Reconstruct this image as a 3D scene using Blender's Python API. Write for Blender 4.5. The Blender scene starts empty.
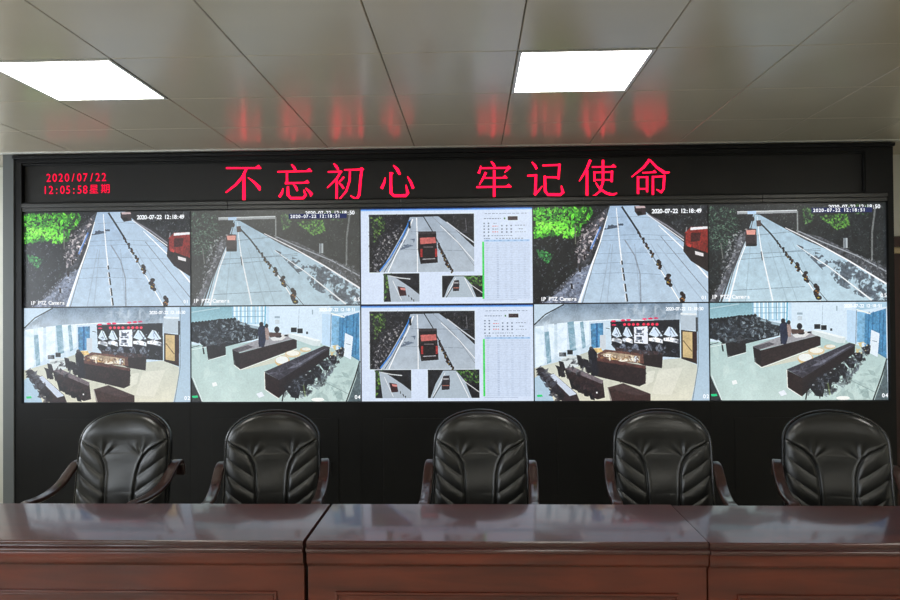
import bpy, bmesh, math, random
import numpy as np
from mathutils import Vector, Matrix
random.seed(7)
SC = bpy.context.scene
COL = SC.collection
PI = math.pi

# ------------------------------------------------------------------ helpers
def tag(o, label=None, cat=None, group=None, kind=None):
    if label: o['label'] = label
    if cat: o['category'] = cat
    if group: o['group'] = group
    if kind: o['kind'] = kind
    return o

def empty(name, loc=(0, 0, 0), rz=0.0):
    o = bpy.data.objects.new(name, None)
    o.empty_display_size = 0.1
    o.location = loc
    o.rotation_euler = (0, 0, rz)
    COL.objects.link(o)
    return o

def finish(name, bm, m, parent=None, smooth=False, angle=None, recalc=True):
    if recalc:
        bmesh.ops.recalc_face_normals(bm, faces=bm.faces[:])
    me = bpy.data.meshes.new(name)
    bm.to_mesh(me)
    bm.free()
    return finish_mesh(name, me, m, parent, smooth, angle)

def finish_mesh(name, me, m, parent=None, smooth=False, angle=None):
    if m is not None:
        me.materials.append(m)
    if smooth:
        me.polygons.foreach_set('use_smooth', [True] * len(me.polygons))
        if angle is not None:
            me.set_sharp_from_angle(angle=math.radians(angle))
    o = bpy.data.objects.new(name, me)
    COL.objects.link(o)
    if parent is not None:
        o.parent = parent
    return o

def box(bm, x0, x1, y0, y1, z0, z1, bev=0.0, seg=2):
    vs = [bm.verts.new((x, y, z)) for x in (x0, x1) for y in (y0, y1) for z in (z0, z1)]
    idx = [(0, 1, 3, 2), (4, 6, 7, 5), (0, 4, 5, 1), (2, 3, 7, 6), (0, 2, 6, 4), (1, 5, 7, 3)]
    fs = [bm.faces.new([vs[i] for i in f]) for f in idx]
    if bev > 0:
        es = set()
        for f in fs:
            es.update(f.edges)
        bmesh.ops.bevel(bm, geom=list(es), offset=bev, segments=seg, affect='EDGES', profile=0.6)

def sweep(bm, path, prof, up=Vector((1, 0, 0)), closed_prof=True, caps=True):
    """sweep a closed 2-D profile (a along 'up', b along the in-plane normal) along a path"""
    n = len(path)
    rings = []
    for i, p in enumerate(path):
        p = Vector(p)
        a = Vector(path[max(i - 1, 0)]); b = Vector(path[min(i + 1, n - 1)])
        t = (b - a).normalized()
        s = (up - up.dot(t) * t).normalized()
        nrm = t.cross(s).normalized()
        pr = prof(i / (n - 1)) if callable(prof) else prof
        rings.append([bm.verts.new(p + s * q[0] + nrm * q[1]) for q in pr])
    k = len(rings[0])
    for i in range(n - 1):
        for j in range(k):
            bm.faces.new([rings[i][j], rings[i][(j + 1) % k], rings[i + 1][(j + 1) % k], rings[i + 1][j]])
    if caps:
        bm.faces.new(rings[0][::-1]); bm.faces.new(rings[-1])

def rrect(w, h, r, seg=4):
    pts = []
    for cx, cy, a0 in ((w / 2 - r, h / 2 - r, 0), (-w / 2 + r, h / 2 - r, 90), (-w / 2 + r, -h / 2 + r, 180), (w / 2 - r, -h / 2 + r, 270)):
        for i in range(seg + 1):
            a = math.radians(a0 + 90 * i / seg)
            pts.append((cx + r * math.cos(a), cy + r * math.sin(a)))
    return pts

def tube(bm, path, r, seg=12):
    circ = [(r * math.cos(2 * PI * i / seg), r * math.sin(2 * PI * i / seg)) for i in range(seg)]
    t = (Vector(path[-1]) - Vector(path[0])).normalized()
    up = Vector((1, 0, 0)) if abs(t.x) < 0.8 else Vector((0, 0, 1))
    sweep(bm, path, circ, up=up)

def catmull(pts, n=8):
    P = [Vector(p) for p in pts]
    P = [2 * P[0] - P[1]] + P + [2 * P[-1] - P[-2]]
    out = []
    for i in range(1, len(P) - 2):
        for k in range(n):
            t = k / n
            a, b, c, d = P[i - 1], P[i], P[i + 1], P[i + 2]
            out.append(0.5 * ((2 * b) + (c - a) * t + (2 * a - 5 * b + 4 * c - d) * t * t + (-a + 3 * b - 3 * c + d) * t ** 3))
    out.append(P[-2])
    return out

# ------------------------------------------------------------------ materials
def srgb(c):
    return tuple((x / 12.92 if x <= 0.04045 else ((x + 0.055) / 1.055) ** 2.4) for x in [v / 255 for v in c])

def mat(name, col, rough=0.5, metal=0.0, spec=0.5, coat=0.0, coat_rough=0.05):
    m = bpy.data.materials.new(name); m.use_nodes = True
    b = m.node_tree.nodes['Principled BSDF']
    c = srgb(col)
    b.inputs['Base Color'].default_value = (*c, 1)
    b.inputs['Roughness'].default_value = rough
    b.inputs['Metallic'].default_value = metal
    b.inputs['Specular IOR Level'].default_value = spec
    b.inputs['Coat Weight'].default_value = coat
    b.inputs['Coat Roughness'].default_value = coat_rough
    return m

def N(m, t, **kw):
    n = m.node_tree.nodes.new(t)
    for k, v in kw.items():
        setattr(n, k, v)
    return n

def noisy(m, c1, c2, scale=(1, 1, 1), ns=5.0, detail=4, bump=0.0, bscale=200, rough=None, dist=0.0):
    """object-space noise between two colours, optional fine bump"""
    L = m.node_tree.links; b = m.node_tree.nodes['Principled BSDF']
    tc = N(m, 'ShaderNodeTexCoord'); mp = N(m, 'ShaderNodeMapping'); mp.inputs['Scale'].default_value = scale
    L.new(tc.outputs['Object'], mp.inputs['Vector'])
    nz = N(m, 'ShaderNodeTexNoise'); nz.inputs['Scale'].default_value = ns; nz.inputs['Detail'].default_value = detail
    nz.inputs['Distortion'].default_value = dist
    L.new(mp.outputs[0], nz.inputs['Vector'])
    cr = N(m, 'ShaderNodeValToRGB')
    cr.color_ramp.elements[0].position = 0.3; cr.color_ramp.elements[1].position = 0.7
    cr.color_ramp.elements[0].color = (*srgb(c1), 1); cr.color_ramp.elements[1].color = (*srgb(c2), 1)
    L.new(nz.outputs['Fac'], cr.inputs[0]); L.new(cr.outputs[0], b.inputs['Base Color'])
    if rough:
        mr = N(m, 'ShaderNodeMapRange'); mr.inputs['To Min'].default_value = rough[0]; mr.inputs['To Max'].default_value = rough[1]
        L.new(nz.outputs['Fac'], mr.inputs['Value']); L.new(mr.outputs[0], b.inputs['Roughness'])
    if bump > 0:
        n2 = N(m, 'ShaderNodeTexNoise'); n2.inputs['Scale'].default_value = bscale; n2.inputs['Detail'].default_value = 3
        L.new(tc.outputs['Object'], n2.inputs['Vector'])
        bp = N(m, 'ShaderNodeBump'); bp.inputs['Strength'].default_value = bump; bp.inputs['Distance'].default_value = 0.002
        L.new(n2.outputs['Fac'], bp.inputs['Height']); L.new(bp.outputs[0], b.inputs['Normal'])
    return m

def emit(name, col, strength, linear=False):
    m = bpy.data.materials.new(name); m.use_nodes = True
    m.node_tree.nodes.clear()
    e = N(m, 'ShaderNodeEmission'); o = N(m, 'ShaderNodeOutputMaterial')
    e.inputs['Color'].default_value = (*(col if linear else srgb(col)), 1)
    e.inputs['Strength'].default_value = strength
    m.node_tree.links.new(e.outputs[0], o.inputs['Surface'])
    return m

M = {}
M['ceiling'] = noisy(mat('ceiling_panel', (150, 148, 136), 0.22, 0.0, 0.55), (165, 156, 138), (172, 163, 145), ns=1.2, rough=(0.17, 0.27))
M['seam'] = mat('ceiling_seam', (60, 58, 52), 0.6)
M['wall'] = noisy(mat('wall_paint', (190, 188, 178), 0.7), (196, 194, 184), (204, 202, 192), ns=2)
M['floor'] = noisy(mat('floor_tile', (190, 186, 170), 0.2), (186, 181, 165), (200, 196, 182), ns=3)
M['black'] = noisy(mat('black_steel', (26, 26, 27), 0.5, 0, .22), (13, 13, 13), (18, 18, 17), ns=3, bump=0.15, bscale=600)
M['black2'] = mat('black_steel_dark', (8, 8, 8), 0.5, 0, .25)
M['bezel'] = mat('bezel', (34, 35, 38), 0.35)
M['ledface'] = noisy(mat('led_face', (24, 23, 22), 0.45, 0, .3), (20, 19, 18), (28, 27, 25), ns=2.5, bump=0.5, bscale=900)
M['trim'] = mat('brushed_trim', (66, 66, 65), 0.4, 0.5)
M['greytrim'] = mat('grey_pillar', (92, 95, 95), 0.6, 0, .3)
M['alu'] = mat('light_frame', (190, 190, 182), 0.35, 0.6)
M['diffuser'] = emit('light_diffuser', (255, 253, 244), 15.0)
M['led'] = emit('led_red', (1.0, 0.004, 0.034), 3.6, linear=True)
M['led2'] = emit('led_red_small', (1.0, 0.004, 0.05), 1.5, linear=True)
M['caption'] = emit('caption_white', (240, 244, 248), 1.25)
M['caption_dim'] = emit('caption_grey', (246, 248, 250), 1.15)
M['navy'] = emit('caption_strip', (58, 64, 104), 0.9)
M['lightgreen'] = emit('status_green', (40, 220, 120), 1.0)
M['door'] = noisy(mat('door_wood', (52, 24, 18), 0.35), (46, 20, 15), (62, 30, 22), scale=(6, 6, 0.6), ns=4)
M['beige'] = mat('corridor_wall', (196, 178, 142), 0.8)
M['leather'] = noisy(mat('black_leather', (24, 25, 24), 0.33, 0, 0.6), (18, 19, 18), (24, 25, 24), ns=6, bump=0.2, bscale=420, rough=(0.26, 0.34))
M['shell'] = noisy(mat('leather_shell', (16, 16, 16), 0.26, 0, 0.55), (13, 13, 13), (18, 18, 18), ns=6, bump=0.2, bscale=420)
M['armwood'] = noisy(mat('arm_wood', (56, 28, 20), 0.3, 0, 0.4, .6, 0.05), (34, 17, 14), (46, 23, 18), scale=(8, 1, 1), ns=9)
M['chrome'] = mat('chrome', (170, 170, 170), 0.2, 1.0)
M['rubber'] = mat('caster_plastic', (20, 20, 20), 0.5)

def wood(name, c1, c2, c3, rough, coat):
    m = mat(name, c2, rough, 0, 0.5, coat, 0.085)
    L = m.node_tree.links; b = m.node_tree.nodes['Principled BSDF']
    tc = N(m, 'ShaderNodeTexCoord'); mp = N(m, 'ShaderNodeMapping'); mp.inputs['Scale'].default_value = (0.9, 7, 7)
    L.new(tc.outputs['Object'], mp.inputs['Vector'])
    nz = N(m, 'ShaderNodeTexNoise'); nz.inputs['Scale'].default_value = 2.6; nz.inputs['Detail'].default_value = 8; nz.inputs['Distortion'].default_value = 0.6
    L.new(mp.outputs[0], nz.inputs['Vector'])
    cr = N(m, 'ShaderNodeValToRGB')
    e = cr.color_ramp.elements
    e[0].position = 0.3; e[0].color = (*srgb(c1), 1); e[1].position = 0.72; e[1].color = (*srgb(c3), 1)
    k = e.new(0.5); k.color = (*srgb(c2), 1)
    L.new(nz.outputs['Fac'], cr.inputs[0])
    n2 = N(m, 'ShaderNodeTexNoise'); n2.inputs['Scale'].default_value = 1.7; n2.inputs['Detail'].default_value = 3
    L.new(tc.outputs['Object'], n2.inputs['Vector'])
    mx = N(m, 'ShaderNodeMix', data_type='RGBA', blend_type='MULTIPLY'); mx.inputs[0].default_value = 0.55
    L.new(cr.outputs[0], mx.inputs[6])
    c2r = N(m, 'ShaderNodeValToRGB'); c2r.color_ramp.elements[0].color = (0.45, 0.42, 0.4, 1); c2r.color_ramp.elements[0].position = 0.35
    c2r.color_ramp.elements[1].color = (1, 1, 1, 1); c2r.color_ramp.elements[1].position = 0.65
    L.new(n2.outputs['Fac'], c2r.inputs[0]); L.new(c2r.outputs[0], mx.inputs[7])
    L.new(mx.outputs[2], b.inputs['Base Color'])
    return m
M['desk_top'] = wood('mahogany_top', (54, 20, 17), (66, 25, 21), (80, 31, 25), 0.34, 0.75)
M['desk_front'] = wood('mahogany_front', (72, 27, 14), (92, 36, 19), (110, 45, 25), 0.34, 0.22)

# ------------------------------------------------------------------ room dimensions (camera at origin, looking along +Y)
EYE = 1.62
CZ = 2.7325                 # ceiling
YU = 4.88                   # face of the video wall unit
YB = 5.30                   # back wall
XL, XR, YN = -4.25, 4.4, -7.6
TX, TY = -0.3965, 3.032     # one crossing of the ceiling grid

def struct(name, bm, m, parent=None, **k):
    o = finish(name, bm, m, parent, **k)
    if parent is None: tag(o, kind='structure')
    return o

# floor
bm = bmesh.new(); box(bm, XL - .1, XR + .1, YN - .1, YB + 1.7, -0.1, 0)
struct('floor', bm, M['floor'])
# walls
bm = bmesh.new()
box(bm, XL - .1, 3.02, YB, YB + .12, 0, CZ + .1)
box(bm, 3.02, 4.1, YB, YB + .12, 2.125, CZ + .1)
box(bm, 4.1, XR + .1, YB, YB + .12, 0, CZ + .1)
struct('wall_back', bm, M['wall'])
bm = bmesh.new()
WY = [(5.0, 2.6), (1.6, 0.0), (-0.7, -2.3), (-3.0, -4.6)]
ys = [YB] + [v for w in WY for v in w] + [YN]
box(bm, XL - .12, XL, YN, YB, 0, .9); box(bm, XL - .12, XL, YN, YB, 2.45, CZ + .1)
for i in range(0, len(ys), 2): box(bm, XL - .12, XL, ys[i + 1], ys[i], .9, 2.45)
struct('wall_left', bm, M['wall'])
bm = bmesh.new(); box(bm, XR, XR + .12, YN, YB, 0, CZ + .1); struct('wall_right', bm, M['wall'])
bm = bmesh.new(); box(bm, XL - .1, XR + .1, YN - .12, YN, 0, CZ + .1); struct('wall_front', bm, M['wall'])
# pane of sky-lit glass in each window
gm = mat('window_glass', (225, 235, 240), 0.02); gn = gm.node_tree
tr = N(gm, 'ShaderNodeBsdfTransparent'); ms = N(gm, 'ShaderNodeMixShader'); ms.inputs[0].default_value = 0.08
gn.links.new(tr.outputs[0], ms.inputs[1]); gn.links.new(gn.nodes['Principled BSDF'].outputs[0], ms.inputs[2])
gn.links.new(ms.outputs[0], gn.nodes['Material Output'].inputs['Surface'])
for i, (a, b_) in enumerate(WY):
    bm = bmesh.new()
    for y0, y1, z0, z1 in ((b_, a, .9, .95), (b_, a, 2.4, 2.45), (b_, b_ + .05, .95, 2.4), (a - .05, a, .95, 2.4), ((a + b_) / 2 - .025, (a + b_) / 2 + .025, .95, 2.4)):
        box(bm, XL - .1, XL - .04, y0, y1, z0, z1)
    fr = struct('window_%d' % (i + 1), bm, M['alu'])
    bm = bmesh.new(); box(bm, XL - .075, XL - .07, b_ + .05, a - .05, .95, 2.4); finish('pane', bm, gm, fr)

# ceiling: metal lay-in panels with bevelled edges
NX0, NX1, NY0, NY1 = -7, 8, -18, 4
lights = [(-3, 0), (1, 0), (-3, -4), (1, -4), (5, -4), (-3, -8), (1, -8), (5, -8), (5, 0), (-3, -12), (1, -12), (5, -12)]
bm = bmesh.new()
def tile(bm, x0, x1, y0, y1, z):
    g = 0.0014; e = 0.0032; d = 0.004
    a = [bm.verts.new(v) for v in ((x0 + g, y0 + g, z + d), (x1 - g, y0 + g, z + d), (x1 - g, y1 - g, z + d), (x0 + g, y1 - g, z + d))]
    b = [bm.verts.new(v) for v in ((x0 + g + e, y0 + g + e, z), (x1 - g - e, y0 + g + e, z), (x1 - g - e, y1 - g - e, z), (x0 + g + e, y1 - g - e, z))]
    c = [bm.verts.new(v) for v in ((x0 + g, y0 + g, z + .02), (x1 - g, y0 + g, z + .02), (x1 - g, y1 - g, z + .02), (x0 + g, y1 - g, z + .02))]
    bm.faces.new(b[::-1])
    for i in range(4):
        j = (i + 1) % 4
        bm.faces.new((a[i], b[i], b[j], a[j])); bm.faces.new((c[i], a[i], a[j], c[j]))
for i in range(NX0, NX1):
    for j in range(NY0, NY1):
        if (i, j) in lights: continue
        x0, x1 = TX + i * .6, TX + (i + 1) * .6
        y0, y1 = TY + j * .6, TY + (j + 1) * .6
        x0, x1 = max(x0, XL), min(x1, XR); y0, y1 = max(y0, YN), min(y1, YB)
        if x1 - x0 > .02 and y1 - y0 > .02: tile(bm, x0, x1, y0, y1, CZ)
box(bm, XL - .1, XR + .1, YN - .1, YB + .12, CZ + .022, CZ + .12)
struct('ceiling', bm, M['ceiling'])
# angle trim where the ceiling meets the unit, and the grey pillar at the unit's left
bm = bmesh.new(); box(bm, XL, XR, YU - .075, YU - .045, CZ - .006, CZ + .002, .001); struct('trim_1', bm, M['alu'])
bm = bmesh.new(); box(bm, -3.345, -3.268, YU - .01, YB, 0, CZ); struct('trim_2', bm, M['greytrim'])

# ceiling lights
light_lab = {(-3, 0): 'square flush ceiling light glowing white, above the left end of the video wall',
             (1, 0): 'square flush ceiling light glowing white, above the right half of the red slogan'}
for (i, j) in lights:
    x0, y0 = TX + i * .6, TY + j * .6
    t = empty('ceiling_light', (x0 + .3, y0 + .3, CZ))
    tag(t, light_lab.get((i, j), 'square flush ceiling light behind the photographer, out of the picture'), 'ceiling light', 'square flush ceiling lights')
    bm = bmesh.new()
    w = .2965; q = .281
    for a in ((-w, w, -w, -q), (-w, w, q, w), (-w, -q, -q, q), (q, w, -q, q)):
        box(bm, a[0], a[1], a[2], a[3], -.004, .02, .001, 1)
    finish('frame', bm, M['alu'], t)
    bm = bmesh.new(); box(bm, -q, q, -q, q, 0.0, .012); finish('diffuser', bm, M['diffuser'], t)

# door at the right of the unit
t = empty('door_1', (3.02, YB, 0)); tag(t, kind='structure')
bm = bmesh.new()
box(bm, .0, .07, -.02, .14, 0, 2.12); box(bm, 1.01, 1.08, -.02, .14, 0, 2.12); box(bm, .07, 1.01, -.02, .14, 2.045, 2.12)
finish('door_frame', bm, M['door'], t)
bm = bmesh.new(); box(bm, .075, .98, .075, .115, 0.01, 2.0, .003)
for z0, z1 in ((.2, .9), (1.05, 1.85)):
    box(bm, .2, .86, .066, .08, z0, z1, .006)
lf = finish('door_leaf', bm, M['door'], t)
bm = bmesh.new(); tube(bm, [(.9, .075, 1.02), (.9, .03, 1.02)], .01); tube(bm, [(.91, .035, 1.02), (.79, .035, 1.02)], .009)
finish('handle', bm, M['chrome'], lf)
bm = bmesh.new(); box(bm, 2.6, 4.6, YB + 1.5, YB + 1.6, 0, CZ); struct('wall_corridor', bm, M['beige'])
bm = bmesh.new(); box(bm, 3.1, 4.03, YB + .02, YB + .1, 1.999, 2.047); struct('trim_3', bm, M['beige'])
bm = bmesh.new(); box(bm, 2.6, 4.6, YB + .12, YB + 1.6, CZ, CZ + .05); struct('ceiling_corridor', bm, M['beige'])

# ------------------------------------------------------------------ video wall unit
SX0, SZT, SW, SH = -3.217, 2.3244, 1.213, 0.6825
SZB = SZT - 2 * SH
unit = empty('video_wall_cabinet', (0, YU, 0))
tag(unit, 'black steel cabinet framing the wall of ten screens, plain doors below', 'cabinet')
UX0, UX1 = -3.268, 2.885
bm = bmesh.new()
box(bm, UX0, SX0, 0, .4, 0, 2.70)                     # left stile
box(bm, SX0 + 5 * SW, UX1, 0, .4, 0, 2.70)            # right stile
box(bm, SX0, SX0 + 5 * SW, 0, .4, 0, SZB)             # lower body
box(bm, SX0, SX0 + 5 * SW, 0, .4, 2.672, 2.70)        # head rail
box(bm, SX0, SX0 + 5 * SW, .30, .4, SZB, 2.672)       # back
box(bm, 2.70, SX0 + 5 * SW, 0, .3, 2.385, 2.672)      # block right of the led band
finish('carcass', bm, M['black'], unit)
bm = bmesh.new(); box(bm, UX0 - .0, UX1, -.03, .4, 2.70, CZ - .008, .004); finish('cornice', bm, M['black2'], unit)
bm = bmesh.new()
xs = [SX0, -1.73, -.50, .77, 2.0, SX0 + 5 * SW]
for a, b_ in zip(xs[:-1], xs[1:]):
    box(bm, a + .001, b_ - .001, .004, .05, 2.328, 2.354, .003); box(bm, a + .001, b_ - .001, -.002, .05, 2.356, 2.383, .004)
finish('trim_strip', bm, M['trim'], unit)
for c in range(5):
    cx = SX0 + (c + .5) * SW
    bm = bmesh.new()
    box(bm, cx - .45, cx + .45, -.004, .003, .12, .848, .0025)
    d = finish('door', bm, M['black'], unit)
    bm = bmesh.new(); box(bm, cx + .39, cx + .402, -.014, -.003, .45, .55, .003); finish('handle', bm, M['black2'], d)
bm = bmesh.new(); box(bm, UX0 + .01, UX1 - .01, -.004, .003, 0, .09, .002); finish('kick_plate', bm, M['black2'], unit)
for c in range(1, 5):
    bm = bmesh.new(); box(bm, SX0 + c * SW - .0015, SX0 + c * SW + .0015, -.0012, .001, .1, SZB - .01); finish('panel_seam', bm, M['black2'], unit)

# ------------------------------------------------------------------ fonts -> mesh
def glyph_mesh(ch, size, bold=0.0):
    cu = bpy.data.curves.new('glyph', 'FONT')
    cu.body = ch; cu.size = size; cu.align_x = 'CENTER'; cu.offset = bold; cu.resolution_u = 4
    ob = bpy.data.objects.new('glyph', cu); COL.objects.link(ob)
    bpy.context.view_layer.update()
    dg = bpy.context.evaluated_depsgraph_get()
    me = bpy.data.meshes.new_from_object(ob.evaluated_get(dg))
    vs = np.zeros(len(me.vertices) * 3, 'f'); me.vertices.foreach_get('co', vs)
    fs = [tuple(p.vertices) for p in me.polygons]
    bpy.data.objects.remove(ob); bpy.data.meshes.remove(me); bpy.data.curves.remove(cu)
    return vs.reshape(-1, 3)[:, :2], fs
GC = {}
def text_mesh(name, s, x, z, cell, h, m, parent, y, bold=0.0, wide=None, sx=1.0):
    """text set on fixed cells, standing in the XZ plane at depth y; x,z = left baseline"""
    V, F = [], []
    cx = x
    for ch in s:
        cw = cell * (2 if ord(ch) > 255 else 1)
        if ch != ' ':
            key = (ch, bold)
            if key not in GC: GC[key] = glyph_mesh(ch, 1.0, bold)
            g, fs = GC[key]
            if len(g):
                k = (h / .73) if ord(ch) < 256 else h / .85
                c0 = (g[:, 0].min() + g[:, 0].max()) / 2
                zoff = 0 if ord(ch) < 256 else -g[:, 1].min()
                o = len(V)
                for a, b_ in g: V.append((cx + cw / 2 + (a - c0) * k * sx * (1.15 if ord(ch) > 255 else 1), y, z + (b_ + zoff) * k))
                F += [tuple(o + i for i in f) for f in fs]
        cx += cw
    me = bpy.data.meshes.new(name); me.from_pydata(V, [], F)
    return finish_mesh(name, me, m, parent)

# ------------------------------------------------------------------ red led band
led = empty('led_sign', (0, YU, 0))
tag(led, 'long black LED message band with glowing red Chinese slogan and clock, above the screens', 'LED sign')
bm = bmesh.new(); box(bm, SX0 + .003, 2.697, .03, .2, 2.388, 2.668); finish('panel', bm, M['ledface'], led)
bm = bmesh.new()
for z0, z1 in ((2.660, 2.670), (2.386, 2.392)): box(bm, SX0 + .001, 2.699, .008, .03, z0, z1, .002)
box(bm, 2.690, 2.699, .008, .03, 2.392, 2.66, .002)
finish('frame', bm, M['black2'], led)
# photograph-frame tracing of the strokes, expressed on the panel plane
_yaw, _pit, _rol, _F = .0329, .0107, -.0074, 699.14
_f = Vector((-math.sin(_yaw) * math.cos(_pit), math.cos(_yaw) * math.cos(_pit), math.sin(_pit)))
_r = Vector((math.cos(_yaw), math.sin(_yaw), 0)); _u = _r.cross(_f)
R_ = _r * math.cos(_rol) + _u * math.sin(_rol); U_ = -_r * math.sin(_rol) + _u * math.cos(_rol)
YLED = YU + .0285
def led_xz(px, py):
    d = _f * _F + R_ * (px - 450) - U_ * (py - 300)
    return d.x * YLED / d.y, EYE + d.z * YLED / d.y
K = 105 / 900
def stroke(pts, ox, oy, V, F, wk=1.0):
    P = [(ox + p[0] * K, oy + p[1] * K, p[2] * K * .76) for p in pts]
    if len(P) == 1: return
    L_, R2 = [], []
    for i, (x, y, w) in enumerate(P):
        a = P[max(i - 1, 0)]; b_ = P[min(i + 1, len(P) - 1)]
        tx, ty = b_[0] - a[0], b_[1] - a[1]; l = math.hypot(tx, ty) or 1
        nx, ny = -ty / l, tx / l
        sharp = 1.0
        if 0 < i < len(P) - 1:
            t1 = (x - a[0], y - a[1]); t2 = (b_[0] - x, b_[1] - y)
            c = (t1[0] * t2[0] + t1[1] * t2[1]) / ((math.hypot(*t1) * math.hypot(*t2)) or 1)
            sharp = 1 / max(math.sqrt((1 + max(c, -.5)) / 2), .6)
        L_.append((x + nx * w / 2 * sharp, y + ny * w / 2 * sharp)); R2.append((x - nx * w / 2 * sharp, y - ny * w / 2 * sharp))
    o = len(V)
    for q in L_ + R2:
        X, Z = led_xz(*q); V.append((X, YLED - YU, Z))
    n = len(P)
    for i in range(n - 1): F.append((o + i, o + i + 1, o + n + i + 1, o + n + i))
def poly(pts, ox, oy, V, F):
    o = len(V)
    for x, y in pts:
        X, Z = led_xz(ox + x * K, oy + y * K); V.append((X, YLED - YU, Z))
    F.append(tuple(range(o, o + len(pts))))
A0, B0, C0, D0 = (215, 155), (315, 155), (470, 155), (575, 155)
chars = [
 (A0, [[(95,112,18),(395,112,16)], [(270,115,26),(238,185,27),(178,255,23),(92,322,13)], [(250,170,22),(248,250,32),(248,392,34)], [(283,193,8),(330,228,22),(378,278,36),(385,302,20)]],
      [[(345,105),(375,84),(398,119)]]),
 (A0, [[(655,80,12),(675,102,26),(692,132,22)], [(535,144,16),(830,138,16)], [(617,142,20),(617,242,24)], [(600,242,22),(805,236,14)],
       [(583,285,8),(574,325,26),(550,360,28)], [(625,268,22),(625,342,30),(650,371,26),(755,371,26),(776,345,26),(762,298,10)],
       [(672,250,12),(693,275,26),(706,308,18)], [(776,283,10),(803,308,26),(828,335,28),(818,354,12)]], [[(785,130),(810,112),(832,142)], [(768,229),(792,213),(810,240)]]),
 (B0, [[(160,73,12),(182,98,28),(200,127,20)], [(110,145,16),(232,143,20)], [(225,138,22),(188,200,22),(105,282,12)], [(187,205,22),(185,388,26)],
       [(248,188,22),(205,237,12)], [(203,238,12),(230,262,22),(246,288,22)], [(250,128,16),(410,124,18)], [(402,110,28),(390,210,26),(379,342,28),(360,374,24),(335,367,18),(303,348,10)],
       [(300,130,20),(297,220,22),(268,310,20),(205,385,14)]], [[(380,118),(400,105),(420,122),(405,135)]]),
 (B0, [[(602,193,10),(592,240,26),(570,288,32)], [(650,148,28),(650,250,28),(652,325,30),(676,349,26),(780,348,28),(795,328,30),(780,255,10)],
       [(672,88,12),(705,122,32),(727,167,26)], [(793,185,10),(820,230,26),(842,287,28)]], [[(640,146),(675,155),(655,170)]]),
 (C0, [[(180,55,12),(202,80,26),(212,104,20)], [(93,92,12),(86,125,20),(74,158,28)], [(95,113,18),(335,110,18)], [(332,100,26),(318,127,22),(298,150,10)],
       [(137,148,28),(115,195,22),(80,256,12)], [(130,197,16),(318,195,14)], [(55,275,20),(355,271,14)], [(208,130,26),(207,375,26)]],
      [[(280,190),(300,172),(322,200)], [(310,265),(332,246),(356,274)], [(318,103),(330,90),(352,110),(330,125)]]),
 (C0, [[(530,60,12),(555,87,26),(572,120,26)], [(490,178,18),(575,172,20)], [(565,165,26),(560,340,28)], [(552,342,28),(585,310,18),(620,265,10)],
       [(620,90,16),(768,85,20)], [(768,75,26),(758,208,22)], [(640,190,16),(762,192,18)], [(641,178,26),(645,310,28),(667,339,26),(775,340,28),(796,322,30),(783,263,12)]], []),
 (D0, [[(132,42,30),(100,122,26),(37,224,12)], [(103,130,26),(103,360,26)], [(145,103,16),(352,100,14)], [(240,42,26),(240,230,24),(216,308,20),(172,345,16),(120,363,10)],
       [(166,140,20),(168,228,20)], [(165,150,14),(320,145,16)], [(318,134,24),(314,232,24)], [(170,213,14),(315,213,14)], [(178,238,14),(210,287,20),(268,326,26),(322,343,28),(360,326,10)]],
      [[(308,95),(330,78),(353,103)]]),
 (D0, [[(640,38,30),(590,105,24),(485,188,12)], [(645,45,18),(700,105,26),(768,153,32),(812,148,12)], [(578,152,14),(692,148,14)],
       [(540,182,24),(540,333,24)], [(618,182,24),(618,318,22)], [(540,190,16),(618,190,16)], [(540,290,16),(618,290,16)], [(668,180,22),(668,352,24)],
       [(668,187,16),(768,183,16)], [(766,173,26),(759,290,24),(740,318,22),(698,295,10)]], [[(660,145),(682,128),(702,152)]]),
]
for (o0, sts, pls) in chars:
    V, F = [], []
    for s in sts: stroke(s, o0[0], o0[1], V, F)
    for p in pls: poly(p, o0[0], o0[1], V, F)
    me = bpy.data.meshes.new('character'); me.from_pydata(V, [], F)
    finish_mesh('character', me, M['led'], led)
def led_text(name, s, px, py, px2, hpx):
    x0, z0 = led_xz(px, py); x1, _ = led_xz(px2, py)
    n = sum(2 if ord(c) > 255 else 1 for c in s)
    text_mesh(name, s, x0, z0, (x1 - x0) / n, hpx * YLED / _F, M['led2'], led, YLED - YU, bold=0.004, sx=.86)
led_text('date_text', '2020/07/22', 45.5, 181.8, 107, 8.6)
led_text('clock_text', '12:05:58\u661f\u671f', 42.5, 194, 111, 8.6)

# ------------------------------------------------------------------ painting of what the screens show (vertex colours on a fine grid)
GW, GH, SS = 380, 214, 2
rng = np.random.RandomState(5)
def vnoise(h, w, cells, seed, octs=4):
    r = np.random.RandomState(seed); out = np.zeros((h, w)); amp = 1; tot = 0
    for o in range(octs):
        cy, cx = max(2, int(cells * (2 ** o) * h / w)) + 2, int(cells * (2 ** o)) + 2
        g = r.rand(cy, cx)
        y = np.linspace(0, cy - 1.001, h); x = np.linspace(0, cx - 1.001, w)
        yi, xi = y.astype(int), x.astype(int); fy, fx = (y - yi)[:, None], (x - xi)[None, :]
        fy = fy * fy * (3 - 2 * fy); fx = fx * fx * (3 - 2 * fx)
        a = g[np.ix_(yi, xi)]; b = g[np.ix_(yi, xi + 1)]; c = g[np.ix_(yi + 1, xi)]; d = g[np.ix_(yi + 1, xi + 1)]
        out += amp * ((a * (1 - fx) + b * fx) * (1 - fy) + (c * (1 - fx) + d * fx) * fy); tot += amp; amp *= .6
    return out / tot
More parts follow.
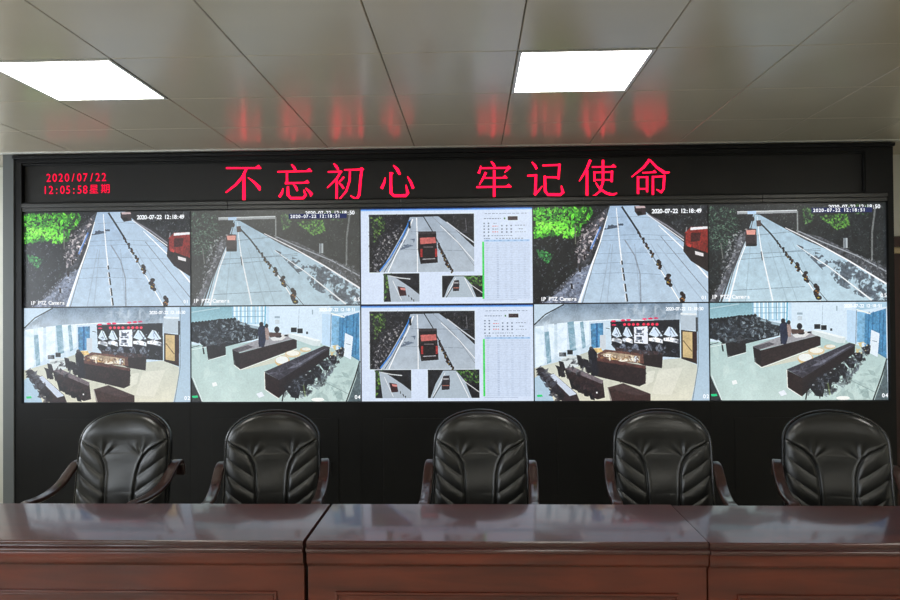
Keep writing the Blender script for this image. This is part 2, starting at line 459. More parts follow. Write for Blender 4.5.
class Cv:
    def __init__(s, rect, bg, sub=None):
        s.W, s.H = GW * SS, GH * SS
        s.a = np.zeros((s.H, s.W, 3)); s.a[:] = np.array(bg) / 255.
        s.r = rect; s.off = (0, 0, 1, 1)
    def xy(s, x, y):
        x0, y0, x1, y1 = s.r
        u, v = (x - x0) / (x1 - x0), (y - y0) / (y1 - y0)
        return u * s.W, v * s.H
    def mask(s, pts):
        P = np.array([s.xy(*p) for p in pts])
        x0 = int(max(0, math.floor(P[:, 0].min()))); x1 = int(min(s.W, math.ceil(P[:, 0].max()) + 1))
        y0 = int(max(0, math.floor(P[:, 1].min()))); y1 = int(min(s.H, math.ceil(P[:, 1].max()) + 1))
        if x1 <= x0 or y1 <= y0: return None
        X, Y = np.meshgrid(np.arange(x0, x1) + .5, np.arange(y0, y1) + .5)
        m = np.zeros(X.shape, bool); n = len(P)
        for i in range(n):
            (ax, ay), (bx, by) = P[i], P[(i + 1) % n]
            if ay == by: continue
            c = ((ay > Y) != (by > Y)) & (X < (bx - ax) * (Y - ay) / (by - ay) + ax)
            m ^= c
        return (slice(y0, y1), slice(x0, x1)), m
    def poly(s, pts, col, al=1.0, tex=None, grad=None):
        r = s.mask(pts)
        if r is None: return
        sl, m = r
        c = np.array(col) / 255.
        sub = s.a[sl]
        if grad is not None:
            t = np.linspace(0, 1, sub.shape[0])[:, None, None]
            c = c * (1 - t) + np.array(grad) / 255. * t
            c = np.broadcast_to(c, sub.shape)[m]
        if tex is not None:
            seed, cells, amt = tex
            nz = vnoise(s.H, s.W, cells, seed)[sl][m][:, None]
            c = c * (1 + amt * (nz - .5) * 2)
        sub[m] = sub[m] * (1 - al) + c * al
    def line(s, pts, w, col, al=1.0, w2=None):
        n = len(pts)
        for i in range(n - 1):
            (x0, y0), (x1, y1) = pts[i], pts[i + 1]
            wa = w if w2 is None else w + (w2 - w) * i / (n - 1); wb = w if w2 is None else w + (w2 - w) * (i + 1) / (n - 1)
            l = math.hypot(x1 - x0, y1 - y0) or 1; nx, ny = -(y1 - y0) / l, (x1 - x0) / l
            s.poly([(x0 + nx * wa / 2, y0 + ny * wa / 2), (x1 + nx * wb / 2, y1 + ny * wb / 2), (x1 - nx * wb / 2, y1 - ny * wb / 2), (x0 - nx * wa / 2, y0 - ny * wa / 2)], col, al)
    def rect(s, x0, y0, x1, y1, col, al=1.0, **k):
        s.poly([(x0, y0), (x1, y0), (x1, y1), (x0, y1)], col, al, **k)
    def ell(s, cx, cy, rx, ry, col, al=1.0, n=18, **k):
        s.poly([(cx + rx * math.cos(2 * PI * i / n), cy + ry * math.sin(2 * PI * i / n)) for i in range(n)], col, al, **k)
    def speck(s, pts, col, seed, cells, thr, al=1.0, col2=None, octs=3):
        """patches inside a region wherever noise passes a threshold: leaves, gravel, shadow"""
        r = s.mask(pts)
        if r is None: return
        sl, m = r
        nz = vnoise(s.H, s.W, cells, seed, octs)[sl]
        mm = m & (nz > thr)
        t = np.clip((nz[mm] - thr) * 6, 0, 1)[:, None]
        c = np.array(col) / 255.; c2 = np.array(col2 if col2 else col) / 255.
        sub = s.a[sl]
        sub[mm] = sub[mm] * (1 - al) + (c * (1 - t) + c2 * t) * al
    def dabs(s, pts, n, size, pal, seed, al=.9, asp=2.2):
        r = random.Random(seed)
        xs = [p[0] for p in pts]; ys = [p[1] for p in pts]; m = len(pts); k = 0; t = 0
        while k < n and t < n * 12:
            t += 1
            x = r.uniform(min(xs), max(xs)); y = r.uniform(min(ys), max(ys)); ins = False
            for i in range(m):
                (ax, ay), (bx, by) = pts[i], pts[(i + 1) % m]
                if (ay > y) != (by > y) and x < (bx - ax) * (y - ay) / (by - ay) + ax: ins = not ins
            if not ins: continue
            k += 1
            w = size * r.uniform(.5, 1.4); h = w / asp * r.uniform(.7, 1.3); a = r.uniform(0, PI); ca, sa = math.cos(a), math.sin(a)
            q = [(x + ca * u * w / 2 - sa * v * h / 2, y + sa * u * w / 2 + ca * v * h / 2) for u, v in ((-1, 0), (0, -1), (1, 0), (0, 1))]
            s.poly(q, r.choice(pal), al * r.uniform(.6, 1))
    def out(s):
        nz = vnoise(s.H, s.W, 150, 99, 2) - .5; n2 = vnoise(s.H, s.W, 40, 98, 3) - .5
        lum = s.a.mean(-1); k = np.clip(1.15 - 1.5 * lum, .10, 1)
        s.a *= (1 + k * (.8 * nz + .3 * n2))[:, :, None]
        for _ in range(1):
            s.a = (s.a + np.roll(s.a, 1, 0) + np.roll(s.a, 1, 1) + np.roll(s.a, -1, 0) + np.roll(s.a, -1, 1)) / 5
        s.a = np.clip(s.a + .5 * (s.a - (np.roll(s.a, 3, 0) + np.roll(s.a, -3, 0) + np.roll(s.a, 3, 1) + np.roll(s.a, -3, 1)) / 4), 0, 1)
        a = s.a.reshape(GH, SS, GW, SS, 3).mean((1, 3))
        return a

def cones(c, pts, yellow=(170, 150, 60)):
    for i, (x, y, h) in enumerate(pts):
        h *= .84; w = h * .30; r = random.Random(i)
        for k in range(7):
            a = (k - 3) / 3; c.ell(x + r.uniform(-.5, .5) * w + a * w * .3, y + a * h * .42, w * r.uniform(.45, .8), h * .17, (38 + 10 * (k % 2), 34, 34))
        if h > 28:
            for k in range(3): c.ell(x + r.uniform(-.5, .5) * w, y + r.uniform(-.2, .45) * h, w * .28, h * .05, yellow if k % 2 else (140, 96, 50))

def road_A():
    c = Cv((12, 10, 884, 494), (22, 24, 27))
    full = [(0, 0), (900, 0), (900, 500), (0, 500)]
    c.speck(full, (12, 14, 18), 2, 30, .5, .8)
    c.dabs([(0, 0), (400, 0), (330, 240), (160, 430), (0, 500)], 620, 13, [(56, 60, 70), (84, 88, 98), (34, 38, 46), (116, 118, 128), (44, 60, 48)], 1, .8, 2.8)
    c.poly([(330, 60), (395, 12), (345, 190), (290, 300), (240, 494), (90, 494), (120, 440), (230, 330), (240, 210)], (70, 72, 80), .75, tex=(3, 40, .8))
    c.dabs([(250, 130), (375, 40), (340, 160), (300, 240), (240, 300), (225, 230)], 190, 17, [(190, 180, 182), (226, 216, 218), (120, 112, 118), (70, 66, 74), (30, 30, 36)], 4, .85, 1.8)
    c.poly([(60, 494), (150, 430), (240, 330), (300, 300), (240, 494)], (112, 122, 142), .9, tex=(5, 50, .5))
    c.dabs([(30, 494), (120, 430), (230, 320), (290, 300), (240, 494)], 260, 12, [(150, 158, 178), (186, 192, 206), (90, 96, 112), (60, 62, 74)], 6, .7, 1.6)
    road = [(398, 10), (545, 10), (600, 62), (770, 190), (884, 330), (884, 494), (232, 494), (300, 300), (348, 190), (383, 60)]
    c.poly(road, (158, 182, 208), grad=(176, 196, 214), tex=(7, 30, .08))
    c.poly([(455, 14), (545, 10), (884, 330), (884, 494), (745, 494), (640, 320), (548, 160)], (178, 198, 216), .55)
    for y, x0, x1 in ((70, 400, 640), (160, 360, 740), (184, 345, 760), (250, 330, 800), (350, 290, 650), (300, 300, 560)):
        c.line([(x0, y), ((x0 + x1) / 2, y - 6), (x1, y + 6)], 3, (120, 138, 158), .55)
    for x0, x1 in ((410, 380), (520, 545), (400, 345), (600, 760), (630, 860)):
        c.line([(x0, 200), (x1, 494)], 5, (140, 156, 174), .5)
    c.line([(470, 180), (520, 260), (545, 350), (548, 494)], 7, (122, 130, 142), .7)
    c.speck([(330, 95), (380, 90), (470, 95), (460, 115), (380, 128), (350, 130)], (60, 70, 86), 8, 40, .5, .9)
    c.line([(350, 115), (300, 225)], 9, (84, 124, 190)); c.line([(342, 125), (300, 215)], 3, (190, 205, 230))
    c.line([(385, 60), (346, 195), (300, 320), (240, 494)], 4, (236, 240, 246), w2=13)
    c.line([(352, 190), (310, 310), (256, 494)], 2, (90, 92, 96), .8, w2=4)
    c.line([(430, 20), (437, 110), (446, 215), (456, 300)], 4, (232, 236, 240), w2=7)
    for a, b in ((285, 305), (320, 345), (350, 385), (400, 440), (450, 490)):
        x = lambda y: 444 + (y - 200) * .128
        c.line([(x(a), a), (x(b), b)], 8, (48, 50, 54)); c.line([(x(a) - 6, a), (x(b) - 6, b)], 4, (235, 238, 240))
    # right verge
    c.poly([(545, 10), (884, 10), (884, 345), (770, 200), (600, 62)], (30, 32, 36), tex=(9, 30, .7))
    c.dabs([(600, 12), (884, 12), (884, 200), (780, 160)], 240, 13, [(60, 64, 70), (86, 92, 98), (40, 48, 44), (120, 126, 130)], 10, .7, 2.6)
    c.line([(585, 55), (680, 110), (775, 180)], 8, (150, 150, 160), .8); c.line([(590, 50), (690, 104), (780, 170)], 3, (50, 50, 56))
    c.line([(575, 50), (640, 95), (770, 190), (884, 322)], 4, (214, 220, 228), w2=6)
    c.line([(640, 110), (760, 225), (884, 375)], 4, (240, 242, 246), w2=8)
    c.line([(650, 165), (760, 300), (884, 452)], 4, (110, 118, 130), .8)
    c.line([(780, 120), (775, 170)], 6, (130, 130, 136))
    # cone row
    c.line([(457, 14), (500, 80), (548, 155)], 9, (32, 36, 44)); c.line([(548, 155), (640, 315), (745, 494)], 3, (60, 64, 70))
    c.line([(650, 335), (745, 494)], 5, (240, 242, 240)); c.line([(560, 200), (650, 340)], 2, (230, 232, 230), .8)
    cones(c, [(536, 140, 22), (547, 160, 26), (563, 185, 32), (582, 213, 36), (606, 252, 42), (640, 306, 52), (688, 385, 68), (762, 480, 80)])
    # vehicles
    c.poly([(770, 150), (800, 120), (884, 118), (884, 275), (850, 270), (765, 215)], (128, 40, 36), tex=(11, 12, .25))
    c.poly([(800, 122), (884, 118), (884, 130), (798, 136)], (222, 222, 226)); c.line([(772, 150), (768, 235)], 8, (50, 26, 28))
    c.poly([(800, 150), (850, 148), (845, 190), (800, 195)], (62, 26, 28)); c.poly([(765, 205), (884, 250), (884, 345), (800, 290), (762, 240)], (36, 28, 30))
    c.poly([(820, 240), (862, 252), (862, 268), (822, 258)], (216, 212, 214)); c.poly([(780, 200), (802, 208), (800, 222), (780, 214)], (180, 60, 54))
    c.poly([(520, 12), (572, 12), (580, 55), (538, 62), (522, 40)], (48, 40, 44)); c.poly([(525, 12), (572, 12), (576, 22), (528, 24)], (190, 170, 172)); c.ell(545, 48, 14, 8, (18, 18, 20))
    # leaves
    leaf = [(12, 20), (140, 15), (310, 20), (305, 60), (250, 110), (245, 155), (180, 170), (120, 150), (60, 160), (12, 165)]
    c.dabs(leaf, 330, 30, [(40, 104, 32), (54, 130, 40), (36, 84, 30), (20, 34, 24)], 12, .95, 2.2)
    c.dabs(leaf, 460, 24, [(70, 170, 44), (94, 204, 54), (124, 226, 66), (20, 44, 24), (44, 120, 38)], 13, 1, 2.3)
    c.dabs([(30, 90), (130, 80), (240, 130), (200, 160), (100, 130), (30, 150)], 120, 24, [(136, 236, 70), (160, 246, 96), (104, 216, 56)], 15, .9, 2.4)
    c.dabs([(25, 225), (60, 230), (110, 255), (85, 295), (40, 262)], 80, 16, [(46, 140, 60), (80, 180, 90), (40, 96, 60)], 14, .85, 2.4)
    c.line([(222, 100), (224, 200)], 6, (96, 98, 90))
    for x, y in ((290, 225), (268, 265), (245, 325), (203, 410)): c.poly([(x - 6, y - 14), (x + 4, y - 12), (x + 6, y + 16), (x - 5, y + 14)], (30, 22, 24))
    return c.out()

def road_B():
    c = Cv((0, 8, 886, 494), (28, 31, 34))
    full = [(0, 0), (900, 0), (900, 500), (0, 500)]
    c.speck(full, (16, 18, 20), 22, 34, .52, .8)
    c.dabs([(0, 10), (886, 10), (886, 400), (600, 230), (250, 50), (100, 380), (0, 494)], 1000, 14, [(54, 60, 62), (84, 92, 90), (36, 42, 42), (90, 98, 96), (44, 60, 50)], 21, .6, 2.8)
    c.dabs([(0, 20), (130, 20), (160, 140), (90, 250), (0, 230)], 420, 14, [(50, 78, 66), (90, 120, 102), (110, 142, 120), (34, 50, 44), (70, 104, 84)], 23, .8, 2.5)
    c.poly([(150, 170), (200, 130), (180, 200), (100, 420), (50, 494), (0, 494), (60, 400), (110, 280)], (96, 98, 106), .8, tex=(24, 50, .9))
    c.poly([(380, 130), (560, 175), (885, 330), (885, 420), (620, 255), (480, 195)], (78, 80, 86), .85, tex=(25, 60, .8))
    road = [(225, 58), (258, 62), (380, 130), (480, 188), (620, 250), (886, 408), (886, 494), (48, 494), (95, 380), (150, 255), (188, 175), (214, 100)]
    c.poly(road, (160, 186, 204), grad=(180, 204, 216), tex=(26, 30, .09))
    for y, x0, x1 in ((155, 245, 420), (240, 380, 560), (250, 150, 560), (276, 145, 400), (430, 110, 480)):
        c.line([(x0, y + 8), ((x0 + x1) / 2, y), (x1, y - 8)], 4, (116, 134, 148), .65)
    for x0, x1 in ((210, 180), (340, 440), (300, 390), (420, 560)): c.line([(x0, 200), (x1, 494)], 5, (144, 166, 178), .5)
    c.speck([(440, 210), (560, 260), (640, 300), (700, 300), (886, 400), (886, 494), (800, 494), (620, 400), (570, 340)], (78, 90, 102), 27, 26, .5, .8, (60, 66, 76))
    c.dabs([(600, 300), (700, 290), (886, 390), (886, 494), (800, 494), (620, 400)], 160, 22, [(70, 78, 88), (90, 100, 112), (160, 178, 190), (54, 60, 68)], 35, .6, 2.2)
    c.line([(230, 64), (212, 130), (182, 190), (110, 350), (58, 494)], 3, (64, 66, 72), w2=10)
    c.line([(188, 190), (128, 330), (74, 494)], 3, (190, 200, 210), w2=5); c.line([(180, 195), (120, 345), (84, 470)], 2, (40, 42, 48), w2=4)
    c.line([(190, 200), (150, 300), (98, 494)], 4, (238, 242, 246), w2=9)
    c.line([(246, 70), (252, 150), (264, 240), (318, 490)], 2, (232, 238, 242), w2=8); c.line([(262, 245), (268, 290)], 5, (50, 54, 60))
    c.line([(385, 128), (540, 205), (700, 295), (886, 412)], 4, (240, 243, 248), w2=9); c.line([(440, 140), (560, 196), (740, 270), (886, 350)], 4, (160, 166, 174), w2=6)
    c.line([(440, 215), (600, 325), (812, 492)], 3, (226, 232, 236), w2=8)
    c.line([(262, 105), (310, 155), (352, 208)], 8, (34, 38, 44)); c.line([(352, 208), (590, 494)], 3, (70, 74, 80))
    c.line([(455, 340), (556, 494)], 5, (238, 240, 240)); 
    cones(c, [(345, 200, 20), (357, 218, 24), (373, 238, 30), (391, 263, 36), (413, 290, 42), (443, 324, 50), (485, 374, 60), (543, 448, 84)])
    # gantry
    c.line([(145, 50), (445, 46)], 15, (150, 156, 160)); c.line([(145, 46), (445, 41)], 4, (208, 214, 216)); c.rect(196, 42, 240, 58, (180, 205, 230)); c.line([(446, 46), (446, 155)], 7, (128, 134, 134))
    c.line([(835, 30), (818, 150), (815, 300)], 9, (104, 108, 108)); c.rect(675, 182, 695, 232, (170, 178, 182)); c.rect(678, 182, 686, 232, (90, 100, 110))
    c.line([(60, 200), (70, 280)], 6, (96, 100, 98))
    # trucks
    c.poly([(184, 138), (200, 128), (240, 132), (242, 214), (186, 218)], (52, 42, 46), tex=(28, 20, .3)); c.poly([(188, 138), (236, 136), (234, 160), (192, 160)], (214, 148, 136)); c.rect(190, 205, 240, 218, (24, 22, 24))
    c.poly([(240, 90), (262, 88), (265, 118), (242, 120)], (74, 58, 56)); c.ell(222, 82, 9, 12, (40, 36, 38))
    # leaves right
    c.dabs([(560, 70), (700, 60), (705, 120), (640, 140), (590, 110)], 150, 16, [(58, 120, 40), (96, 160, 60), (120, 184, 74), (40, 70, 40)], 29, .85, 2.3)
    c.dabs([(470, 20), (530, 40), (520, 100), (480, 110)], 80, 15, [(60, 110, 50), (100, 140, 84), (44, 70, 44)], 30, .85, 2.3)
    c.dabs([(700, 15), (800, 15), (800, 70), (700, 60)], 50, 14, [(60, 110, 50), (100, 140, 84)], 32, .7, 2.3)
    c.dabs([(700, 250), (886, 310), (886, 390), (760, 320)], 90, 14, [(110, 114, 120), (140, 144, 150), (60, 64, 68)], 33, .7, 1.8)
    c.dabs([(110, 160), (190, 130), (180, 190), (110, 330), (60, 420), (20, 460)], 180, 14, [(150, 154, 160), (104, 108, 116), (60, 62, 68), (190, 192, 196)], 34, .75, 1.8)
    return c.out()

def room_A():
    c = Cv((14, 8, 890, 496), (196, 214, 228))
    c.poly([(0, 0), (760, 0), (760, 110), (400, 92), (220, 95), (20, 125), (0, 130)], (120, 140, 160), grad=(178, 192, 204), tex=(41, 12, .2))
    c.poly([(14, 8), (160, 8), (14, 110)], (186, 206, 222)); c.line([(165, 10), (70, 60), (14, 112)], 6, (26, 30, 36))
    c.line([(200, 100), (420, 88), (745, 98)], 5, (232, 240, 246))
    for x, y0, y1 in ((470, 30, 60), (515, 20, 60), (620, 20, 70), (560, 22, 60)): c.rect(x, y0, x + 10, y1, (170, 184, 196), .8)
    # windows and curtains
    for i, (x0, x1, y0, y1) in enumerate(((20, 65, 120, 330), (85, 115, 110, 300), (130, 180, 105, 260), (215, 250, 100, 235), (262, 292, 100, 230))):
        c.poly([(x0, y0), (x1, y0 - 4), (x1, y1 - 20), (x0, y1)], (222, 236, 246))
    for x0, x1, b in ((65, 88, 310), (182, 214, 250), (245, 262, 235)): c.poly([(x0, 150 - (x0 > 100) * 50), (x1, 145 - (x0 > 100) * 50), (x1 + 12, b - 10), (x0 + 12, b)], (122, 158, 176))
    c.poly([(298, 108), (362, 104), (362, 225), (302, 232)], (78, 136, 178), tex=(42, 60, .35)); c.rect(325, 105, 334, 228, (40, 92, 140))
    c.rect(345, 165, 375, 235, (198, 206, 214)); c.line([(375, 130), (395, 135)], 3, (40, 44, 50))
    # floor
    c.poly([(14, 330), (130, 300), (300, 245), (560, 300), (750, 283), (830, 318), (840, 496), (14, 496)], (188, 194, 184), grad=(214, 212, 194), tex=(43, 10, .07))
    c.poly([(14, 380), (60, 350), (110, 496), (14, 496)], (170, 196, 214))
    # wall of screens inside the picture
    c.poly([(398, 98), (745, 90), (746, 282), (560, 268), (404, 212)], (24, 26, 34))
    for (x, y) in ((462, 92), (490, 90), (570, 86), (600, 84), (628, 82)): c.ell(x, y, 12, 5, (230, 40, 90))
    for x in (470, 492, 514, 536): c.ell(x, 113, 8, 7, (240, 50, 80))
    for x in (566, 588, 610, 632): c.ell(x, 113, 8, 7, (240, 50, 80))
    c.ell(414, 96, 12, 5, (230, 50, 90)); c.ell(416, 115, 12, 4, (200, 40, 80))
    for (x0, x1) in ((404, 456), (458, 510), (590, 660), (664, 738)):
        w = x1 - x0
        c.poly([(x0 + w * .35, 125), (x0 + w * .6, 130), (x0 + w, 172), (x0 + w * .5, 178), (x0, 165)], (206, 222, 240)); c.poly([(x0, 182), (x0 + w * .5, 178), (x0 + w, 190), (x0 + w, 210), (x0 + w * .4, 200), (x0, 196)], (220, 226, 234), tex=(44, 50, .6))
        c.line([(x0 + w * .45, 130), (x0 + w * .8, 172)], 3, (90, 100, 120))
    c.poly([(516, 126), (585, 122), (586, 212), (516, 206)], (226, 232, 244)); 
    for y in (140, 175): c.rect(528, y, 556, y + 16, (70, 80, 96)); 
    for y in (160, 194): c.rect(524, y, 536, y + 7, (70, 80, 96)); c.rect(545, y, 560, y + 7, (70, 80, 96))
    c.poly([(400, 212), (560, 212), (746, 224), (746, 282), (560, 262), (420, 235)], (20, 20, 26))
    for x in (460, 522, 590, 642): c.ell(x, 232, 17, 22, (112, 122, 140) if x < 560 else (58, 62, 72)); c.line([(x - 14, 246), (x, 212), (x + 14, 246)], 3, (160, 168, 182), .7)
    # door and pillar
    c.rect(750, 70, 832, 144, (176, 190, 202)); c.poly([(752, 142), (838, 152), (836, 316), (752, 286)], (40, 26, 24)); c.poly([(760, 150), (808, 154), (808, 286), (760, 278)], (200, 176, 128), tex=(45, 12, .15)); c.line([(762, 195), (805, 250)], 5, (110, 90, 60))
    c.poly([(808, 150), (838, 156), (834, 318), (812, 300)], (50, 30, 28))
    c.poly([(750, 66), (835, 70), (835, 60), (750, 56)], (220, 228, 232))
    c.poly([(832, 8), (890, 8), (890, 496), (800, 496), (830, 360)], (158, 182, 204), grad=(176, 198, 214)); c.line([(838, 10), (836, 320), (806, 496)], 4, (120, 136, 150)); c.rect(826, 80, 836, 150, (60, 66, 72))
    # rear desks
    c.poly([(420, 236), (640, 252), (660, 262), (655, 334), (560, 318), (430, 260)], (34, 26, 28)); c.poly([(415, 228), (640, 250), (662, 264), (560, 268), (430, 246)], (62, 48, 50))
    c.poly([(330, 262), (370, 238), (560, 260), (565, 310), (440, 300), (335, 285)], (98, 66, 58)); c.poly([(345, 262), (390, 250), (545, 272), (545, 305), (440, 296)], (172, 152, 128), tex=(46, 40, .35))
    for x, y in ((385, 268), (460, 292), (515, 290)): c.ell(x, y, 24, 8, (232, 226, 212))
    c.ell(525, 288, 10, 16, (206, 214, 222)); c.ell(410, 284, 24, 6, (214, 178, 116))
    c.poly([(300, 278), (340, 285), (575, 330), (572, 410), (540, 425), (320, 372), (296, 330)], (36, 26, 28)); c.poly([(305, 276), (345, 280), (575, 322), (570, 336), (330, 296)], (84, 52, 48))
    # person
    c.poly([(284, 250), (296, 228), (312, 232), (330, 250), (330, 300), (345, 370), (300, 372), (292, 330)], (24, 24, 34)); c.ell(300, 234, 10, 11, (40, 32, 36)); c.poly([(312, 232), (350, 232), (360, 248), (330, 256)], (204, 176, 120), tex=(47, 50, .5))
    # cabinet and monitors
    c.poly([(148, 282), (190, 265), (240, 272), (240, 322), (165, 340)], (206, 214, 216)); c.rect(138, 252, 174, 272, (26, 28, 34)); c.rect(180, 240, 208, 262, (26, 28, 34)); c.poly([(150, 290), (235, 275), (235, 283), (150, 298)], (170, 180, 182))
    for x, y in ((150, 320), (140, 345), (250, 305), (275, 310), (285, 330), (240, 290)): c.poly([(x - 14, y - 26), (x + 10, y - 20), (x + 22, y + 22), (x - 4, y + 30)], (30, 28, 34))
    c.poly([(118, 315), (160, 330), (170, 375), (150, 378)], (32, 30, 34))
    # front desks
    c.poly([(78, 362), (110, 358), (225, 458), (240, 496), (150, 496)], (50, 38, 42)); c.poly([(80, 362), (112, 360), (226, 462), (190, 472)], (196, 206, 222)); 
    for k in range(5): c.ell(50 + k * 24, 350 + k * 30, 18, 24, (34, 30, 36), .9)
    c.poly([(165, 332), (205, 325), (358, 395), (368, 480), (330, 490), (215, 440), (175, 370)], (40, 28, 30), tex=(48, 20, .3)); c.poly([(165, 332), (207, 324), (360, 394), (355, 412), (200, 348)], (108, 98, 104))
    for k in range(4): c.poly([(186 + k * 32, 385 + k * 22), (212 + k * 32, 396 + k * 22), (222 + k * 32, 440 + k * 18), (200 + k * 32, 436 + k * 18)], (22, 20, 26))
    c.poly([(380, 430), (460, 408), (596, 462), (596, 496), (396, 496)], (54, 36, 34)); c.poly([(380, 430), (460, 408), (596, 462), (520, 470)], (66, 50, 50)); c.line([(382, 432), (400, 496)], 5, (230, 230, 222), .6)
    for x, y in ((440, 400), (470, 404), (380, 372), (350, 366)): c.line([(x, y - 20), (x + 6, y + 6)], 4, (30, 26, 28))
    c.dabs([(20, 330), (70, 340), (170, 480), (120, 496), (60, 400)], 60, 34, [(30, 26, 32), (44, 40, 46), (74, 76, 86), (24, 22, 28)], 101, .85, 2)
    c.dabs([(175, 350), (350, 420), (360, 480), (240, 450)], 60, 24, [(24, 20, 24), (60, 46, 48), (34, 26, 30)], 102, .7, 2)
    c.dabs([(130, 300), (300, 260), (300, 350), (170, 380)], 40, 26, [(34, 32, 38), (24, 22, 28), (90, 94, 100)], 103, .7, 2)
    c.dabs([(405, 212), (740, 226), (745, 275), (560, 262), (420, 236)], 90, 20, [(20, 20, 26), (70, 76, 90), (40, 42, 52), (130, 140, 156)], 104, .6, 2)
    c.dabs([(400, 125), (740, 125), (740, 212), (404, 205)], 70, 16, [(60, 70, 90), (210, 220, 236), (120, 140, 170), (20, 22, 30)], 105, .6, 2.4)
    c.dabs([(330, 290), (572, 335), (570, 412), (330, 372)], 70, 30, [(30, 20, 22), (52, 36, 36), (44, 30, 32)], 106, .5, 2.5)
    c.poly([(640, 340), (760, 330), (700, 470), (600, 460)], (236, 234, 222), .35); c.poly([(580, 350), (620, 345), (610, 400), (575, 420)], (240, 240, 228), .4)
    c.dabs([(350, 262), (545, 275), (545, 305), (345, 282)], 60, 16, [(220, 206, 180), (150, 110, 70), (240, 236, 224), (80, 52, 48)], 107, .8, 2)
    c.dabs([(20, 100), (290, 95), (290, 240), (20, 320)], 60, 60, [(236, 246, 252), (206, 222, 236), (180, 204, 220)], 108, .3, 3)
    c.dabs([(450, 10), (740, 10), (740, 85), (450, 85)], 60, 40, [(110, 130, 150), (190, 204, 216), (150, 166, 182)], 109, .4, 3)
    c.ell(327, 455, 4, 5, (230, 230, 230)); c.poly([(24, 466), (50, 464), (54, 474), (28, 477)], (30, 200, 110))
    return c.out()

